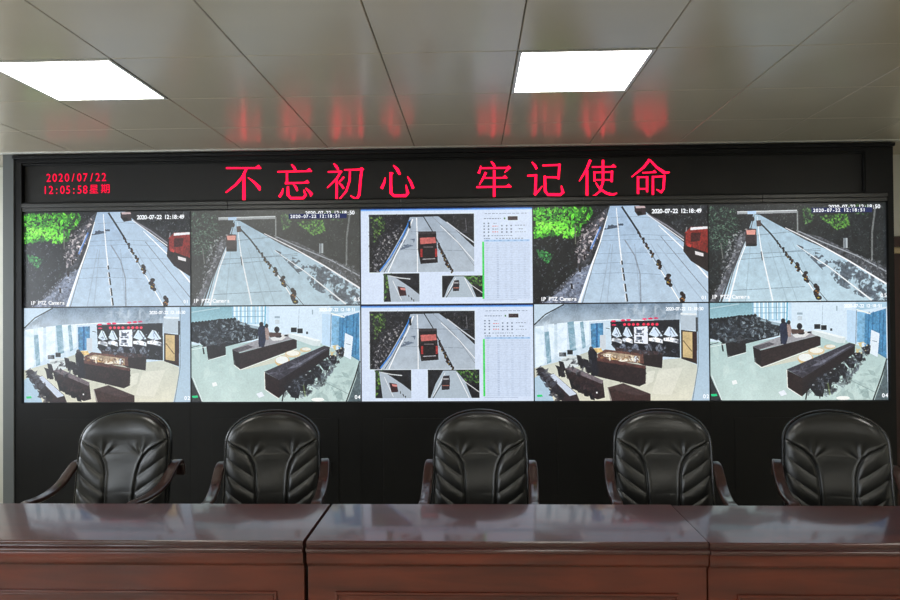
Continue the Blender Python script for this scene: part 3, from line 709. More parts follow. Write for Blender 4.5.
def room_B():
    c = Cv((0, 6, 890, 496), (206, 224, 238))
    c.poly([(0, 6), (220, 6), (220, 90), (0, 110)], (126, 168, 182), grad=(150, 190, 200)); c.line([(0, 34), (150, 12)], 5, (200, 220, 226), .6)
    c.poly([(0, 200), (180, 205), (560, 160), (690, 200), (886, 285), (886, 496), (0, 496)], (166, 192, 192), grad=(190, 210, 206), tex=(51, 8, .06))
    # windows
    c.rect(215, 6, 392, 96, (170, 206, 226))
    for x in range(225, 392, 22): c.rect(x, 6, x + 9, 90, (226, 240, 248))
    for x in range(218, 392, 40): c.line([(x, 6), (x, 96)], 3, (90, 140, 170))
    for y in (30, 58): c.line([(215, y), (392, y)], 3, (110, 156, 180))
    c.line([(392, 6), (388, 120)], 7, (90, 170, 200)); c.rect(398, 8, 412, 100, (190, 216, 236))
    c.rect(440, 58, 468, 68, (150, 170, 184)); c.rect(443, 75, 466, 96, (190, 204, 214)); c.line([(570, 20), (565, 120)], 2, (150, 166, 178)); c.line([(640, 25), (640, 50)], 5, (150, 170, 184))
    # right side curtains
    c.poly([(735, 55), (790, 60), (775, 210), (730, 205)], (120, 170, 204), tex=(52, 60, .2))
    c.poly([(690, 45), (742, 52), (738, 215), (690, 205)], (186, 212, 234)); c.line([(738, 50), (732, 215)], 4, (120, 140, 156))
    c.poly([(780, 70), (885, 40), (885, 290), (775, 225)], (74, 134, 176), tex=(53, 40, .2))
    for x in (795, 815, 850, 868): c.line([(x + 6, 55), (x - 4, 260)], 5, (40, 96, 140), .8)
    c.poly([(735, 50), (890, 30), (890, 8), (735, 8)], (164, 196, 216)); c.line([(738, 44), (808, 66)], 5, (240, 240, 230))
    c.poly([(810, 145), (852, 165), (840, 282), (800, 262)], (218, 230, 240)); c.line([(815, 200), (838, 206)], 3, (110, 130, 150))
    # seat rows
    c.poly([(0, 96), (150, 68), (240, 78), (300, 98), (360, 118), (350, 172), (180, 212), (70, 215), (40, 190), (0, 186)], (28, 32, 38))
    for k in range(14):
        x = 8 + k * 17; c.ell(x, 92 - k * 1.6, 9, 9, (22, 26, 32))
    c.speck([(150, 100), (300, 100), (350, 130), (340, 170), (240, 190), (170, 150)], (150, 166, 176), 54, 60, .6, .9); c.speck([(0, 110), (160, 90), (180, 160), (60, 200)], (60, 68, 78), 55, 60, .55, .8)
    for k in range(4): c.line([(60 + k * 50, 170 - k * 20), (220 + k * 40, 190 - k * 24)], 4, (96, 108, 120), .7)
    c.poly([(250, 86), (360, 112), (352, 124), (250, 96)], (150, 172, 184)); c.line([(60, 210), (66, 250)], 8, (28, 30, 36))
    c.poly([(78, 206), (180, 190), (182, 254), (88, 280)], (32, 30, 34)); c.poly([(60, 180), (160, 168), (182, 192), (78, 210)], (60, 64, 70)); c.line([(88, 282), (184, 256)], 3, (226, 234, 230))
    c.line([(0, 215), (42, 206)], 4, (60, 72, 80)); c.line([(0, 228), (80, 212)], 3, (220, 230, 228))
    c.dabs([(0, 100), (150, 72), (240, 80), (350, 125), (345, 168), (180, 208), (60, 205), (0, 180)], 260, 22, [(20, 22, 28), (40, 46, 54), (66, 74, 84), (130, 146, 156), (26, 28, 34)], 111, .7, 2)
    # middle desk
    c.poly([(215, 226), (345, 180), (510, 150), (556, 168), (380, 214), (245, 244)], (150, 150, 156)); c.poly([(415, 170), (480, 150), (512, 156), (480, 180), (430, 184)], (212, 214, 214))
    c.poly([(215, 226), (300, 205), (330, 214), (240, 246)], (86, 84, 90)); c.ell(460, 160, 18, 8, (28, 28, 34)); c.ell(500, 157, 10, 5, (30, 30, 36)); c.ell(452, 126, 14, 16, (30, 30, 38)); c.poly([(410, 140), (476, 142), (472, 160), (412, 166)], (80, 62, 58))
    c.poly([(216, 228), (256, 246), (260, 330), (224, 304)], (26, 22, 26)); c.poly([(254, 246), (556, 170), (556, 222), (258, 330)], (40, 30, 32)); c.line([(224, 306), (258, 332), (556, 226)], 4, (228, 230, 220)); c.poly([(262, 334), (556, 230), (600, 240), (430, 300)], (206, 204, 186), .8)
    # people
    c.poly([(352, 120), (366, 100), (390, 108), (396, 170), (384, 216), (356, 214)], (34, 40, 62)); c.ell(370, 98, 11, 12, (30, 28, 34)); c.poly([(388, 118), (404, 112), (412, 140), (408, 180), (394, 178)], (150, 130, 126)); c.ell(398, 106, 9, 11, (36, 30, 34))
    # cabinet, monitors
    c.poly([(512, 146), (560, 152), (682, 182), (680, 212), (640, 210), (515, 166)], (204, 216, 218)); c.poly([(512, 146), (560, 150), (682, 182), (660, 188)], (228, 236, 238)); c.rect(526, 116, 556, 140, (24, 28, 34)); c.rect(560, 122, 588, 146, (24, 28, 34)); c.rect(606, 138, 616, 150, (50, 60, 70))
    # baskets
    c.ell(480, 288, 40, 28, (206, 180, 132)); c.ell(478, 282, 34, 20, (228, 232, 230)); c.ell(535, 252, 42, 18, (214, 196, 160)); c.ell(535, 248, 34, 13, (232, 232, 222)); c.ell(602, 230, 30, 12, (206, 186, 146)); c.ell(606, 227, 24, 8, (226, 224, 214))
    # near desk
    c.poly([(385, 342), (700, 210), (730, 218), (728, 232), (466, 386)], (52, 50, 60)); c.poly([(500, 330), (690, 232), (716, 222), (560, 318)], (110, 112, 126), .8)
    c.poly([(385, 344), (466, 386), (460, 478), (390, 432)], (34, 22, 24)); c.poly([(464, 384), (729, 224), (726, 262), (540, 400), (460, 478)], (28, 20, 24)); c.line([(385, 344), (388, 434), (460, 480)], 4, (226, 228, 220))
    # chairs
    for k in range(7):
        x, y = 530 + k * 42, 440 - k * 32; r = 50 - k * 4
        c.poly([(x - r * .9, y - r * .5), (x, y - r * .8), (x + r * .5, y - r * .7), (x + r * .9, y - r * .2), (x + r * .7, y + r * .8), (x, y + r * .7)], (24, 24, 30))
        c.ell(x - r * .25, y - r * .4, r * .12, r * .10, (206, 212, 220), .8); c.line([(x - r * .2, y), (x + r * .4, y + r * .1), (x + r * .5, y - r * .6)], 4, (120, 128, 140), .8)
        c.line([(x + r * .3, y + r * .3), (x + r * .4, y + r * .95)], 5, (24, 24, 30))
    c.dabs([(500, 400), (640, 320), (800, 225), (800, 260), (700, 400), (600, 470), (490, 470)], 240, 30, [(22, 22, 28), (40, 42, 50), (24, 24, 30), (96, 104, 116), (26, 28, 34)], 112, .6, 2.2)
    c.dabs([(10, 240), (200, 290), (370, 440), (340, 494), (70, 494)], 30, 70, [(204, 222, 218), (186, 206, 204)], 113, .35, 2)
    c.dabs([(600, 440), (800, 330), (860, 350), (800, 480), (640, 490)], 40, 60, [(140, 164, 164), (196, 214, 210), (110, 134, 134)], 114, .35, 3)
    c.dabs([(400, 345), (690, 228), (716, 232), (470, 372)], 40, 40, [(40, 38, 46), (84, 84, 96), (120, 122, 136)], 115, .4, 4)
    c.line([(486, 450), (478, 494)], 7, (20, 20, 24)); c.speck([(730, 215), (770, 205), (800, 230), (770, 265), (735, 260)], (206, 190, 140), 56, 60, .5, 1)
    c.poly([(108, 398), (130, 394), (137, 412), (112, 418)], (236, 240, 240)); c.poly([(342, 455), (370, 445), (385, 466), (356, 476)], (226, 232, 240)); c.ell(665, 486, 34, 10, (240, 242, 238)); c.line([(590, 410), (600, 470)], 8, (130, 150, 90), .5)
    c.line([(700, 395), (830, 460)], 3, (130, 150, 150)); c.line([(886, 290), (862, 370), (815, 496)], 7, (30, 34, 38)); c.poly([(886, 290), (890, 496), (822, 496), (866, 380)], (70, 84, 90), .9)
    c.poly([(0, 370), (20, 420), (58, 496), (0, 496)], (46, 50, 54)); c.line([(8, 372), (56, 494)], 5, (214, 226, 226)); c.poly([(2, 465), (30, 463), (34, 474), (4, 476)], (30, 200, 130))
    return c.out()

def mini_road(c, x0, y0, x1, y1, kind):
    """the small traffic pictures inside the software window"""
    X = lambda u: x0 + u * (x1 - x0)
    Y = lambda v: y0 + v * (y1 - y0)
    Q = lambda pts: [(X(u), Y(v)) for u, v in pts]
    c.rect(x0, y0, x1, y1, (30, 31, 36), tex=(60 + kind, 50, .7))
    s = (x1 - x0) / 535
    if kind == 0:
        c.dabs(Q([(0, 0), (.36, 0), (.2, .6), (0, 1)]), 300, 12, [(60, 60, 68), (90, 88, 94), (40, 42, 50), (120, 118, 122)], 61, .7, 2.6); c.dabs(Q([(.02, .05), (.16, .05), (.14, .3), (.05, .5)]), 90, 15, [(70, 110, 50), (120, 160, 76), (44, 70, 44)], 62, .85, 2.2)
        c.dabs(Q([(.1, .5), (.34, .15), (.25, .5), (.08, 1), (0, .95)]), 150, 13, [(160, 158, 164), (200, 196, 198), (90, 90, 98), (50, 50, 58)], 63, .8, 1.8); c.dabs(Q([(.7, .03), (1, .03), (1, .45)]), 80, 12, [(60, 60, 66), (90, 88, 92), (40, 40, 46)], 69, .7, 2.4)
        c.poly(Q([(.39, .05), (.66, .04), (.78, .2), (1, .58), (1, 1), (.1, 1), (.24, .58), (.36, .2)]), (166, 180, 196), grad=(180, 192, 204), tex=(64, 20, .08))
        c.speck(Q([(.3, .45), (.44, .42), (.42, .55), (.3, .62)]), (90, 104, 124), 65, 40, .5, .8)
        c.line(Q([(.39, .1), (.33, .35), (.2, .75), (.1, .98)]), 7, (60, 130, 210)); c.line(Q([(.4, .1), (.34, .35), (.22, .78), (.14, 1)]), 3, (40, 42, 48)); c.line(Q([(.42, .08), (.36, .35), (.25, .72), (.18, 1)]), 6, (240, 243, 248))
        c.line(Q([(.455, .06), (.462, .5), (.46, 1)]), 6, (236, 240, 244)); c.line(Q([(.52, .04), (.6, .28), (.66, .5), (.8, 1)]), 5, (34, 38, 44))
        c.line(Q([(.6, .04), (.8, .38), (1, .9)]), 3, (140, 148, 158)); c.line(Q([(.68, .2), (.85, .5), (1, .82)]), 4, (236, 240, 246)); c.line(Q([(.74, .14), (.88, .34), (1, .5)]), 6, (200, 206, 214))
        c.line(Q([(.4, .3), (.95, .32)]), 2, (110, 122, 136), .7); c.line(Q([(.3, .6), (.9, .64)]), 2, (110, 122, 136), .7); c.line(Q([(.92, .08), (.93, .3)]), 3, (110, 110, 116))
        cones(c, [(X(.665), Y(.55), 30), (X(.69), Y(.65), 34), (X(.715), Y(.76), 36), (X(.745), Y(.87), 42), (X(.785), Y(.97), 34)])
        c.poly(Q([(.375, .12), (.395, .12), (.4, .24), (.38, .25)]), (24, 26, 34))
        c.poly(Q([(.47, .31), (.64, .31), (.655, .84), (.49, .86), (.465, .6)]), (32, 26, 30)); c.poly(Q([(.485, .41), (.63, .4), (.64, .5), (.49, .52)]), (196, 104, 100)); c.poly(Q([(.465, .3), (.64, .3), (.63, .34), (.48, .35)]), (56, 50, 54))
        c.poly(Q([(.49, .6), (.51, .6), (.51, .74), (.49, .74)]), (170, 50, 50)); c.poly(Q([(.63, .6), (.65, .6), (.65, .74), (.63, .74)]), (170, 50, 50)); c.line(Q([(.51, .78), (.63, .77)]), 4, (170, 170, 176)); c.line(Q([(.52, .57), (.61, .57)]), 4, (110, 100, 104))
    elif kind == 1:
        c.speck(Q([(0, 0), (.2, 0), (.15, .6), (0, 1)]), (50, 60, 50), 66, 60, .44, .6); c.dabs(Q([(0, 0), (.2, 0), (.15, .6), (0, 1)]), 60, 13, [(70, 120, 50), (130, 180, 74), (50, 80, 46)], 71, .85, 2)
        c.poly(Q([(.1, .05), (.3, .12), (.75, .5), (1, .75), (1, 1), (.2, 1), (.16, .6)]), (176, 188, 200)); c.line(Q([(.15, .08), (.45, .16), (.75, .2)]), 5, (206, 212, 216)); c.line(Q([(.25, .25), (.5, .95)]), 3, (236, 240, 244))
        c.poly(Q([(.38, .45), (.6, .5), (.64, .78), (.45, .8)]), (60, 36, 40)); c.poly(Q([(.46, .5), (.6, .52), (.61, .6), (.48, .58)]), (214, 140, 134)); cones(c, [(X(.7), Y(.8), 12), (X(.78), Y(.9), 14), (X(.84), Y(.96), 12)])
    else:
        c.poly(Q([(.3, .03), (.55, .03), (.72, .4), (.85, 1), (.05, 1), (.15, .5)]), (176, 190, 202)); c.speck(Q([(.6, .05), (.95, .05), (.95, .5), (.75, .45)]), (50, 60, 50), 67, 60, .42, .6); c.dabs(Q([(.55, .02), (.98, .02), (.98, .5), (.75, .45)]), 70, 13, [(70, 120, 50), (120, 176, 80), (50, 80, 46)], 72, .85, 2)
        c.line(Q([(.34, .1), (.1, .95)]), 3, (236, 240, 244)); c.line(Q([(.56, .1), (.8, 1)]), 4, (240, 243, 247)); c.line(Q([(.3, .4), (.1, 1)]), 4, (50, 54, 60)); c.line(Q([(.66, .35), (1, .8)]), 4, (210, 214, 218))
        c.poly(Q([(.3, .22), (.42, .2), (.43, .4), (.42, .7), (.27, .72), (.27, .45)]), (46, 42, 48)); c.line(Q([(.28, .56), (.42, .56)]), 4, (176, 110, 96)); c.rect(X(.3), Y(.3), X(.41), Y(.36), (160, 160, 164))

def software(second):
    c = Cv((8, 12, 880, 492), (216, 229, 250))
    c.rect(8, 12, 880, 24, (36, 116, 226), grad=(170, 205, 245))
    c.line([(8, 14), (880, 14)], 5, (24, 60, 130))
    mini_road(c, 50, 42, 585, 332, 0)
    if second:
        mini_road(c, 78, 335, 260, 476, 1); mini_road(c, 345, 335, 607, 476, 2)
    else:
        mini_road(c, 124, 338, 305, 480, 1); mini_road(c, 421, 352, 626, 460, 2)
    r = random.Random(3)
    def dashes(y, x0, x1, w, g, col, h=5):
        x = x0
        while x < x1:
            ww = w * r.uniform(.6, 1.3); c.rect(x, y - h / 2, min(x + ww, x1), y + h / 2, col, .8); x += ww + g * r.uniform(.7, 1.3)
    grey = (120, 132, 154)
    dashes(43, 640, 852, 16, 5, (136, 148, 172), 4); dashes(68, 636, 722, 10, 3, grey, 5); c.ell(741, 68, 4, 5, (40, 130, 60)); c.rect(757, 58, 807, 77, (62, 50, 54))
    for y in (92, 106, 121, 136, 154):
        c.ell(637, y, 4, 4, grey); c.ell(659, y, 4, 4, grey)
    dashes(92, 684, 700, 8, 3, grey, 4)
    for y in (106, 135): dashes(y, 678, 708, 8, 4, (222, 120, 130), 5)
    dashes(121, 678, 708, 8, 3, grey, 4); dashes(154, 674, 780, 8, 4, grey, 4)
    for x in (727, 751, 774):
        for y in (104, 121, 136): c.ell(x, y, 4.5, 4, grey)
    for y in (103, 136): dashes(y, 794, 850, 8, 5, (140, 150, 170), 4)
    dashes(121, 812, 834, 8, 3, grey, 4); dashes(168, 634, 668, 8, 3, grey, 4); dashes(168, 696, 836, 9, 8, grey, 5)
    c.rect(634, 174, 866, 184, (176, 206, 240)); dashes(178, 645, 860, 14, 22, (130, 170, 214), 4)
    c.rect(634, 184, 866, 470, (208, 222, 244))
    for x, a in ((650, .5), (704, .9), (774, .5), (745, .3), (812, .3), (840, .4)):
        for y in range(190, 466, 9): c.rect(x - 5, y, x + 6, y + 4, (166, 182, 208), a * .75)
    for y in range(190, 468, 12): c.line([(634, y), (866, y)], 1.5, (190, 206, 230), .7)
    c.line([(630, 474), (800, 474)], 3, (170, 184, 208)); c.rect(627, 184, 636, 468, (62, 214, 92))
    return c.out()

def srgb_np(a):
    a = np.clip(a, 0, 1)
    return np.where(a <= .04045, a / 12.92, ((a + .055) / 1.055) ** 2.4)

def screen_mesh(img):
    h, w, _ = img.shape
    me = bpy.data.meshes.new('screen_panel')
    nv = (w + 1) * (h + 1)
    X, Z = np.meshgrid(np.linspace(0, SW - .008, w + 1), -np.linspace(0, SH - .008, h + 1))
    co = np.stack([X + .004, np.zeros_like(X), Z - .004], -1).astype('f').reshape(-1)
    me.vertices.add(nv); me.vertices.foreach_set('co', co)
    i = (np.arange(h)[:, None] * (w + 1) + np.arange(w)[None, :]).reshape(-1)
    q = np.stack([i, i + w + 1, i + w + 2, i + 1], -1).astype('i').reshape(-1)
    me.loops.add(len(q)); me.loops.foreach_set('vertex_index', q)
    me.polygons.add(h * w); me.polygons.foreach_set('loop_start', np.arange(0, 4 * h * w, 4, dtype='i'))
    me.update(calc_edges=True)
    at = me.color_attributes.new('picture', 'FLOAT_COLOR', 'CORNER')
    col = np.ones((h * w, 4, 4), 'f'); col[:, :, :3] = srgb_np(img).reshape(-1, 1, 3)
    at.data.foreach_set('color', col.reshape(-1))
    return me

def screen_mat(name, gain=1.0, lift=(0, 0, 0), gamma=1.0):
    m = bpy.data.materials.new(name); m.use_nodes = True
    L = m.node_tree.links; b = m.node_tree.nodes['Principled BSDF']
    b.inputs['Base Color'].default_value = (.012, .012, .013, 1); b.inputs['Roughness'].default_value = .35
    at = N(m, 'ShaderNodeAttribute', attribute_name='picture')
    mx = N(m, 'ShaderNodeMix', data_type='RGBA', blend_type='ADD'); mx.inputs[0].default_value = 1
    mx.inputs[7].default_value = (*lift, 1)
    L.new(at.outputs['Color'], mx.inputs[6]); L.new(mx.outputs[2], b.inputs['Emission Color'])
    b.inputs['Emission Strength'].default_value = gain
    return m
MS = {'n': screen_mat('screen_image', 1.12), 'w': screen_mat('screen_image_washed', .9, (.055, .055, .05)), 'b': screen_mat('screen_image_bright', 1.1, (.004, .005, .006)), 's': screen_mat('screen_image_window', .98)}
IMG = {'ra': screen_mesh(road_A()), 'rb': screen_mesh(road_B()), 'ma': screen_mesh(room_A()), 'mb': screen_mesh(room_B()), 's1': screen_mesh(software(False)), 's2': screen_mesh(software(True))}

def cap(name, s, parent, u, v, u2, m, hpx, y=-.002):
    """caption on a screen; u,v in the 900x500 view of that screen, v = baseline"""
    x = (u / 885) * SW; x2 = (u2 / 885) * SW; z = -(v - 8) / 486 * SH; cell = (x2 - x) / len(s); k = 0
    for word in s.split(' '):
        text_mesh(name, word, x + k * cell, z, cell, hpx * SW / 885, m, parent, y, bold=.022, sx=.98)
        k += len(word) + 1

layout = [
 (0, 0, 'ra', 'n', 'wall screen at top left corner showing an empty road with green leaves'),
 (1, 0, 'rb', 'w', 'washed-out wall screen showing a road under a gantry, top row, second from left'),
 (2, 0, 's1', 's', 'white wall screen with a truck photo and list, upper of the centre pair'),
 (3, 0, 'ra', 'n', 'wall screen with leafy road and red truck, top row, right of the white screen'),
 (4, 0, 'rb', 'b', 'dark wall screen showing a road under a gantry, at the top right corner'),
 (0, 1, 'ma', 'b', 'wall screen at bottom left corner showing a meeting room facing its video wall'),
 (1, 1, 'mb', 'b', 'wall screen showing rows of seats and long desks, bottom row, second from left'),
 (2, 1, 's2', 's', 'white wall screen with a truck photo and list, lower of the centre pair'),
 (3, 1, 'ma', 'b', 'wall screen showing a meeting room facing its video wall, bottom row, right of centre'),
 (4, 1, 'mb', 'b', 'wall screen at bottom right corner showing rows of seats and long desks'),
]
for (cx, cy, key, mk, lab) in layout:
    t = empty('display_screen', (SX0 + cx * SW, YU + .024, SZT - cy * SH))
    tag(t, lab, 'screen', 'ten screens of the video wall')
    bm = bmesh.new()
    e = .0045
    for a in ((0, SW, -e, 0), (0, SW, -SH, -SH + e), (0, e, -SH + e, -e), (SW - e, SW, -SH + e, -e)):
        box(bm, a[0] + .0004, a[1] - .0004, -.004, .03, a[2] + .0004 * (a[2] < -.1), a[3])
    box(bm, .01, SW - .01, .004, .16, -SH + .01, -.01)
    finish('bezel', bm, M['bezel'], t)
    me = IMG[key]
    if me.materials: 
        me = me.copy(); me.materials.clear()
    p = finish_mesh('picture_panel', me, MS[mk], t)
    if key == 'ra':
        cap('timestamp', '2020-07-22 12:18:49', p, 603, 50, 852, M['caption'], 22); cap('caption', 'IP PTZ Camera', p, 36, 480, 220, M['caption_dim'], 20); cap('caption', '01', p, 846, 478, 874, M['caption_dim'], 18)
    elif key == 'rb':
        cap('timestamp', '2020-07-22 12:18:50', p, 600, 38, 856, M['caption'], 20, -.001)
        bm = bmesh.new(); w = SW / 885
        box(bm, 515 * w, 815 * w, -.0022, -.0018, -(58 - 8) * w, -(33 - 8) * w); finish('caption_strip', bm, M['navy'], p)
        cap('timestamp', '2020-07-22 12:18:51', p, 522, 53, 782, M['caption'], 17, -.003); cap('caption', 'IP PTZ Camera', p, 12, 476, 205, M['caption_dim'], 20); cap('caption', '05', p, 848, 474, 884, M['caption_dim'], 19)
    elif key == 'ma':
        cap('timestamp', '2020-07-22 12:18:50', p, 668, 46, 856, M['caption'], 17); cap('caption', '02', p, 848, 480, 882, M['caption'], 20)
    elif key == 'mb':
        cap('timestamp', '2020-07-22 12:18:51', p, 670, 38, 858, M['caption'], 17); cap('caption', '04', p, 850, 478, 882, M['caption'], 20)

# ------------------------------------------------------------------ desks
DZ = 0.75
def desk(name, x0, x1, yf, yb, label, left_end=False, right_end=False):
    t = empty(name, (x0, yf, 0)); w = x1 - x0; d = yb - yf
    tag(t, label, 'desk', 'row of polished mahogany desks')
    g = .0008
    # moulded edge of the top: profile in (y, z), swept along x
    def arc(cy, cz, ry, rz, a0, a1, n=7):
        return [(cy + ry * math.cos(math.radians(a0 + (a1 - a0) * k / n)), cz + rz * math.sin(math.radians(a0 + (a1 - a0) * k / n))) for k in range(n + 1)]
    P = [(d, DZ)] + arc(.017, DZ - .007, .007, .007, 90, 180) + arc(.016, DZ - .014, .006, .005, 180, 250, 4) + [(.013, DZ - .022), (.013, DZ - .0245)] + arc(.009, DZ - .034, .009, .009, 100, 190) + [(.001, DZ - .039), (.006, DZ - .043), (.016, DZ - .044), (d, DZ - .044)]
    def ext(P, name, m, g=g):
        bm = bmesh.new()
        a = [bm.verts.new((g, y, z)) for y, z in P]; b = [bm.verts.new((w - g, y, z)) for y, z in P]
        n = len(P)
        for i in range(n): bm.faces.new((a[i], a[(i + 1) % n], b[(i + 1) % n], b[i]))
        bm.faces.new(a); bm.faces.new(b[::-1])
        return finish(name, bm, m, t, smooth=True, angle=35)
    ext(P, 'desktop', M['desk_top'])
    # apron board with ogee foot
    A = [(.014, DZ - .044), (.012, DZ - .050), (.012, DZ - .078), (.014, DZ - .084), (.020, DZ - .092), (.028, DZ - .096), (.030, DZ - .100), (.06, DZ - .100), (.06, DZ - .044)]
    ext(A, 'apron', M['desk_front'], g + .0003)
    # front panel with raised moulding
    bm = bmesh.new(); box(bm, g + .0006, w - g - .0006, .034, .06, .02, DZ - .098, .002)
    fp = finish('front_panel', bm, M['desk_front'], t)
    bm = bmesh.new()
    px0, px1, pz0, pz1 = .105, w - .105, .12, DZ - .196
    for k, (o, wd, y) in enumerate(((0, .010, .026), (.012, .006, .030))):
        for a in ((px0 + o, px1 - o, pz1 - o - wd, pz1 - o), (px0 + o, px1 - o, pz0 + o, pz0 + o + wd), (px0 + o, px0 + o + wd, pz0 + o + wd, pz1 - o - wd), (px1 - o - wd, px1 - o, pz0 + o + wd, pz1 - o - wd)):
            box(bm, a[0], a[1], y, .036, a[2], a[3], .002)
    box(bm, px0 + .06, px1 - .06, .028, .036, pz0 + .06, pz1 - .06, .004)
    finish('moulding', bm, M['desk_front'], fp)
    for xa in (g + .004, w - g - .034):
        bm = bmesh.new(); box(bm, xa, xa + .03, .06, d - .04, .02, DZ - .046, .002); finish('side_panel', bm, M['desk_front'], t)
    bm = bmesh.new(); box(bm, g + .002, w - g - .002, .022, .05, 0, .085, .004); finish('plinth', bm, M['desk_front'], t)
    bm = bmesh.new(); box(bm, g + .04, w - g - .04, .08, d - .06, .52, .54, .002); finish('shelf', bm, M['desk_front'], t)
    return t
desk('conference_desk', -2.16, -.643, 2.595, 3.10, 'glossy mahogany desk at the left, split from its neighbour by a black gap')
desk('conference_desk', -.631, .8585, 2.595, 3.10, 'glossy mahogany desk in the middle, before the centre armchair')
desk('conference_desk', .8595, 2.36, 2.588, 3.085, 'glossy dark mahogany desk at the right, before the rightmost armchair')

# ------------------------------------------------------------------ armchairs
TOT = .64
def halfw(t):
    a = .17; W = .241
    if t < a: w = W * (1 - (1 - t / a) ** 2.35) ** (1 / 2.1)
    else: w = W
    w *= 1 - .045 * max(0, 1 - t / .30) ** 1.5
    if t > .50: w -= .030 * ((t - .50) / .14) ** 1.3
    return w
def seam_x(t):
    ks = [(.145, .236), (.165, .212), (.20, .150), (.23, .118), (.27, .097), (.32, .085), (.45, .079), (.64, .080)]
    if t <= ks[0][0]: return 9
    for (a, x), (b, y) in zip(ks[:-1], ks[1:]):
        if t <= b:
            k = (t - a) / (b - a); return x + (y - x) * k
    return ks[-1][1]
def backrest_meshes():
    nu, nt = 150, 170
    sx = np.array([seam_x(t) for t in np.linspace(0, TOT, 400)])
    bm = bmesh.new(); rows = []
    for j in range(nt + 1):
        s = j / nt; t = TOT * (s ** 1.6 * .5 + s * .5) if s < 1 else TOT
        t = max(t, .0006)
        w = halfw(t); row = []
        for i in range(nu + 1):
            u = -1 + 2 * i / nu
            u = math.copysign(1 - (1 - abs(u)) ** 1.25, u)
            x = u * w
            top = max(0., 1 - t / .075); bot = max(0., 1 - (TOT - t) / .05)
            e = max(0, (1 - abs(u) ** 5)) ** .5 * max(0, 1 - top ** 3.2) ** .5 * max(0, 1 - bot ** 3) ** .5
            th = .056 * e
            # head roll is fuller, lumbar fuller
            th += e * (.012 * math.exp(-((t - .10) / .06) ** 2) + .010 * math.exp(-((t - .43) / .1) ** 2))
            ax = abs(x); sxx = seam_x(t)
            if t > .145:
                # seam groove
                ta, tb = max(t - .004, .1451), t + .004
                sl = (min(seam_x(tb), .24) - min(seam_x(ta), .24)) / max(tb - ta, 1e-5)
                dd = (ax - sxx) / math.sqrt(1 + sl * sl)
                th -= .011 * math.exp(-(dd / .0042) ** 2) * e
                th += .004 * math.exp(-((dd + .011) / .005) ** 2) * e
                if dd > 0:
                    # pleats: fall inwards and down, one every 7 cm
                    q = t + (ax - .08) * (.60 + .8 * (ax - .08)) - .262
                    f = q / .082; fr = f - math.floor(f)
                    amt = min(1, dd / .018)
                    th += e * amt * (.013 * (abs(math.sin(PI * fr)) ** .36) * (.6 + .4 * (1 - fr)) - .004)
                else:
                    th += .006 * e * (1 - min(1, abs(x) / .09) ** 2) * min(1, (t - .145) / .1)
            # tension wrinkles radiating from the seam shoulder
            for sgn in (-1, 1):
                dx, dt = sgn * x - .105, t - .24
                rr = math.hypot(dx, dt)
                if rr < .14:
                    ang = math.atan2(dx, -dt)
                    if -1.1 < ang < .9:
                        th += e * .0028 * math.sin(ang * 9 + .6) * math.exp(-((rr - .045) / .04) ** 2)
            th += e * .0016 * math.sin(38 * t + 9 * x) * math.exp(-(x / .09) ** 2) * (1 if .22 < t < .42 else 0)
            wrap = .035 * (abs(x) / .238) ** 2
            row.append(bm.verts.new((x, -th - wrap, 1.072 - t)))
        rows.append(row)
    for j in range(nt):
        for i in range(nu):
            bm.faces.new((rows[j][i], rows[j + 1][i], rows[j + 1][i + 1], rows[j][i + 1]))
    # rear shell: outline grown a little, rounded, closed
    bs = bmesh.new()
    out = []
    ts = [TOT * (k / 60) ** 1.7 for k in range(61)]
    grow = .012
    left = [(-halfw(max(t, .0003)), t) for t in ts]; pts = left[::-1] + [(-x, t) for x, t in left[1:]]
    prof = [(-.004, -.010), (.004, -.014), (.0105, -.008), (.0125, .004), (.011, .020), (.003, .034), (-.012, .042)]
    rings = []
    n = len(pts)
    for off, y in prof:
        ring = []
        for k, (x, t) in enumerate(pts):
            a = pts[max(k - 1, 0)]; b = pts[min(k + 1, n - 1)]
            tx, tt = b[0] - a[0], b[1] - a[1]; l = math.hypot(tx, tt) or 1
            nx, nt_ = tt / l, -tx / l
            wrap = .035 * (abs(x) / .238) ** 2
            ring.append(bs.verts.new((x + nx * off, y - wrap, 1.072 - (t + nt_ * off))))
        rings.append(ring)
    for r in range(len(rings) - 1):
        for k in range(n - 1):
            bs.faces.new((rings[r][k], rings[r][k + 1], rings[r + 1][k + 1], rings[r + 1][k]))
    # back skin: rungs across
    last = rings[-1]; first = rings[0]
    for R0, flip in ((last, 1), (first, 0)):
        h = n // 2
        for k in range(h):
            a, b = R0[k], R0[k + 1]; c, d = R0[n - 2 - k], R0[n - 1 - k]
            vs = [a, b, c, d] if b is not c else [a, b, d]
            vv = []
            for v in vs:
                if v not in vv: vv.append(v)
            if len(vv) >= 3: bs.faces.new(vv)
    for (a, b) in ((0, 0), (n - 1, n - 1)): pass
    return bm, bs

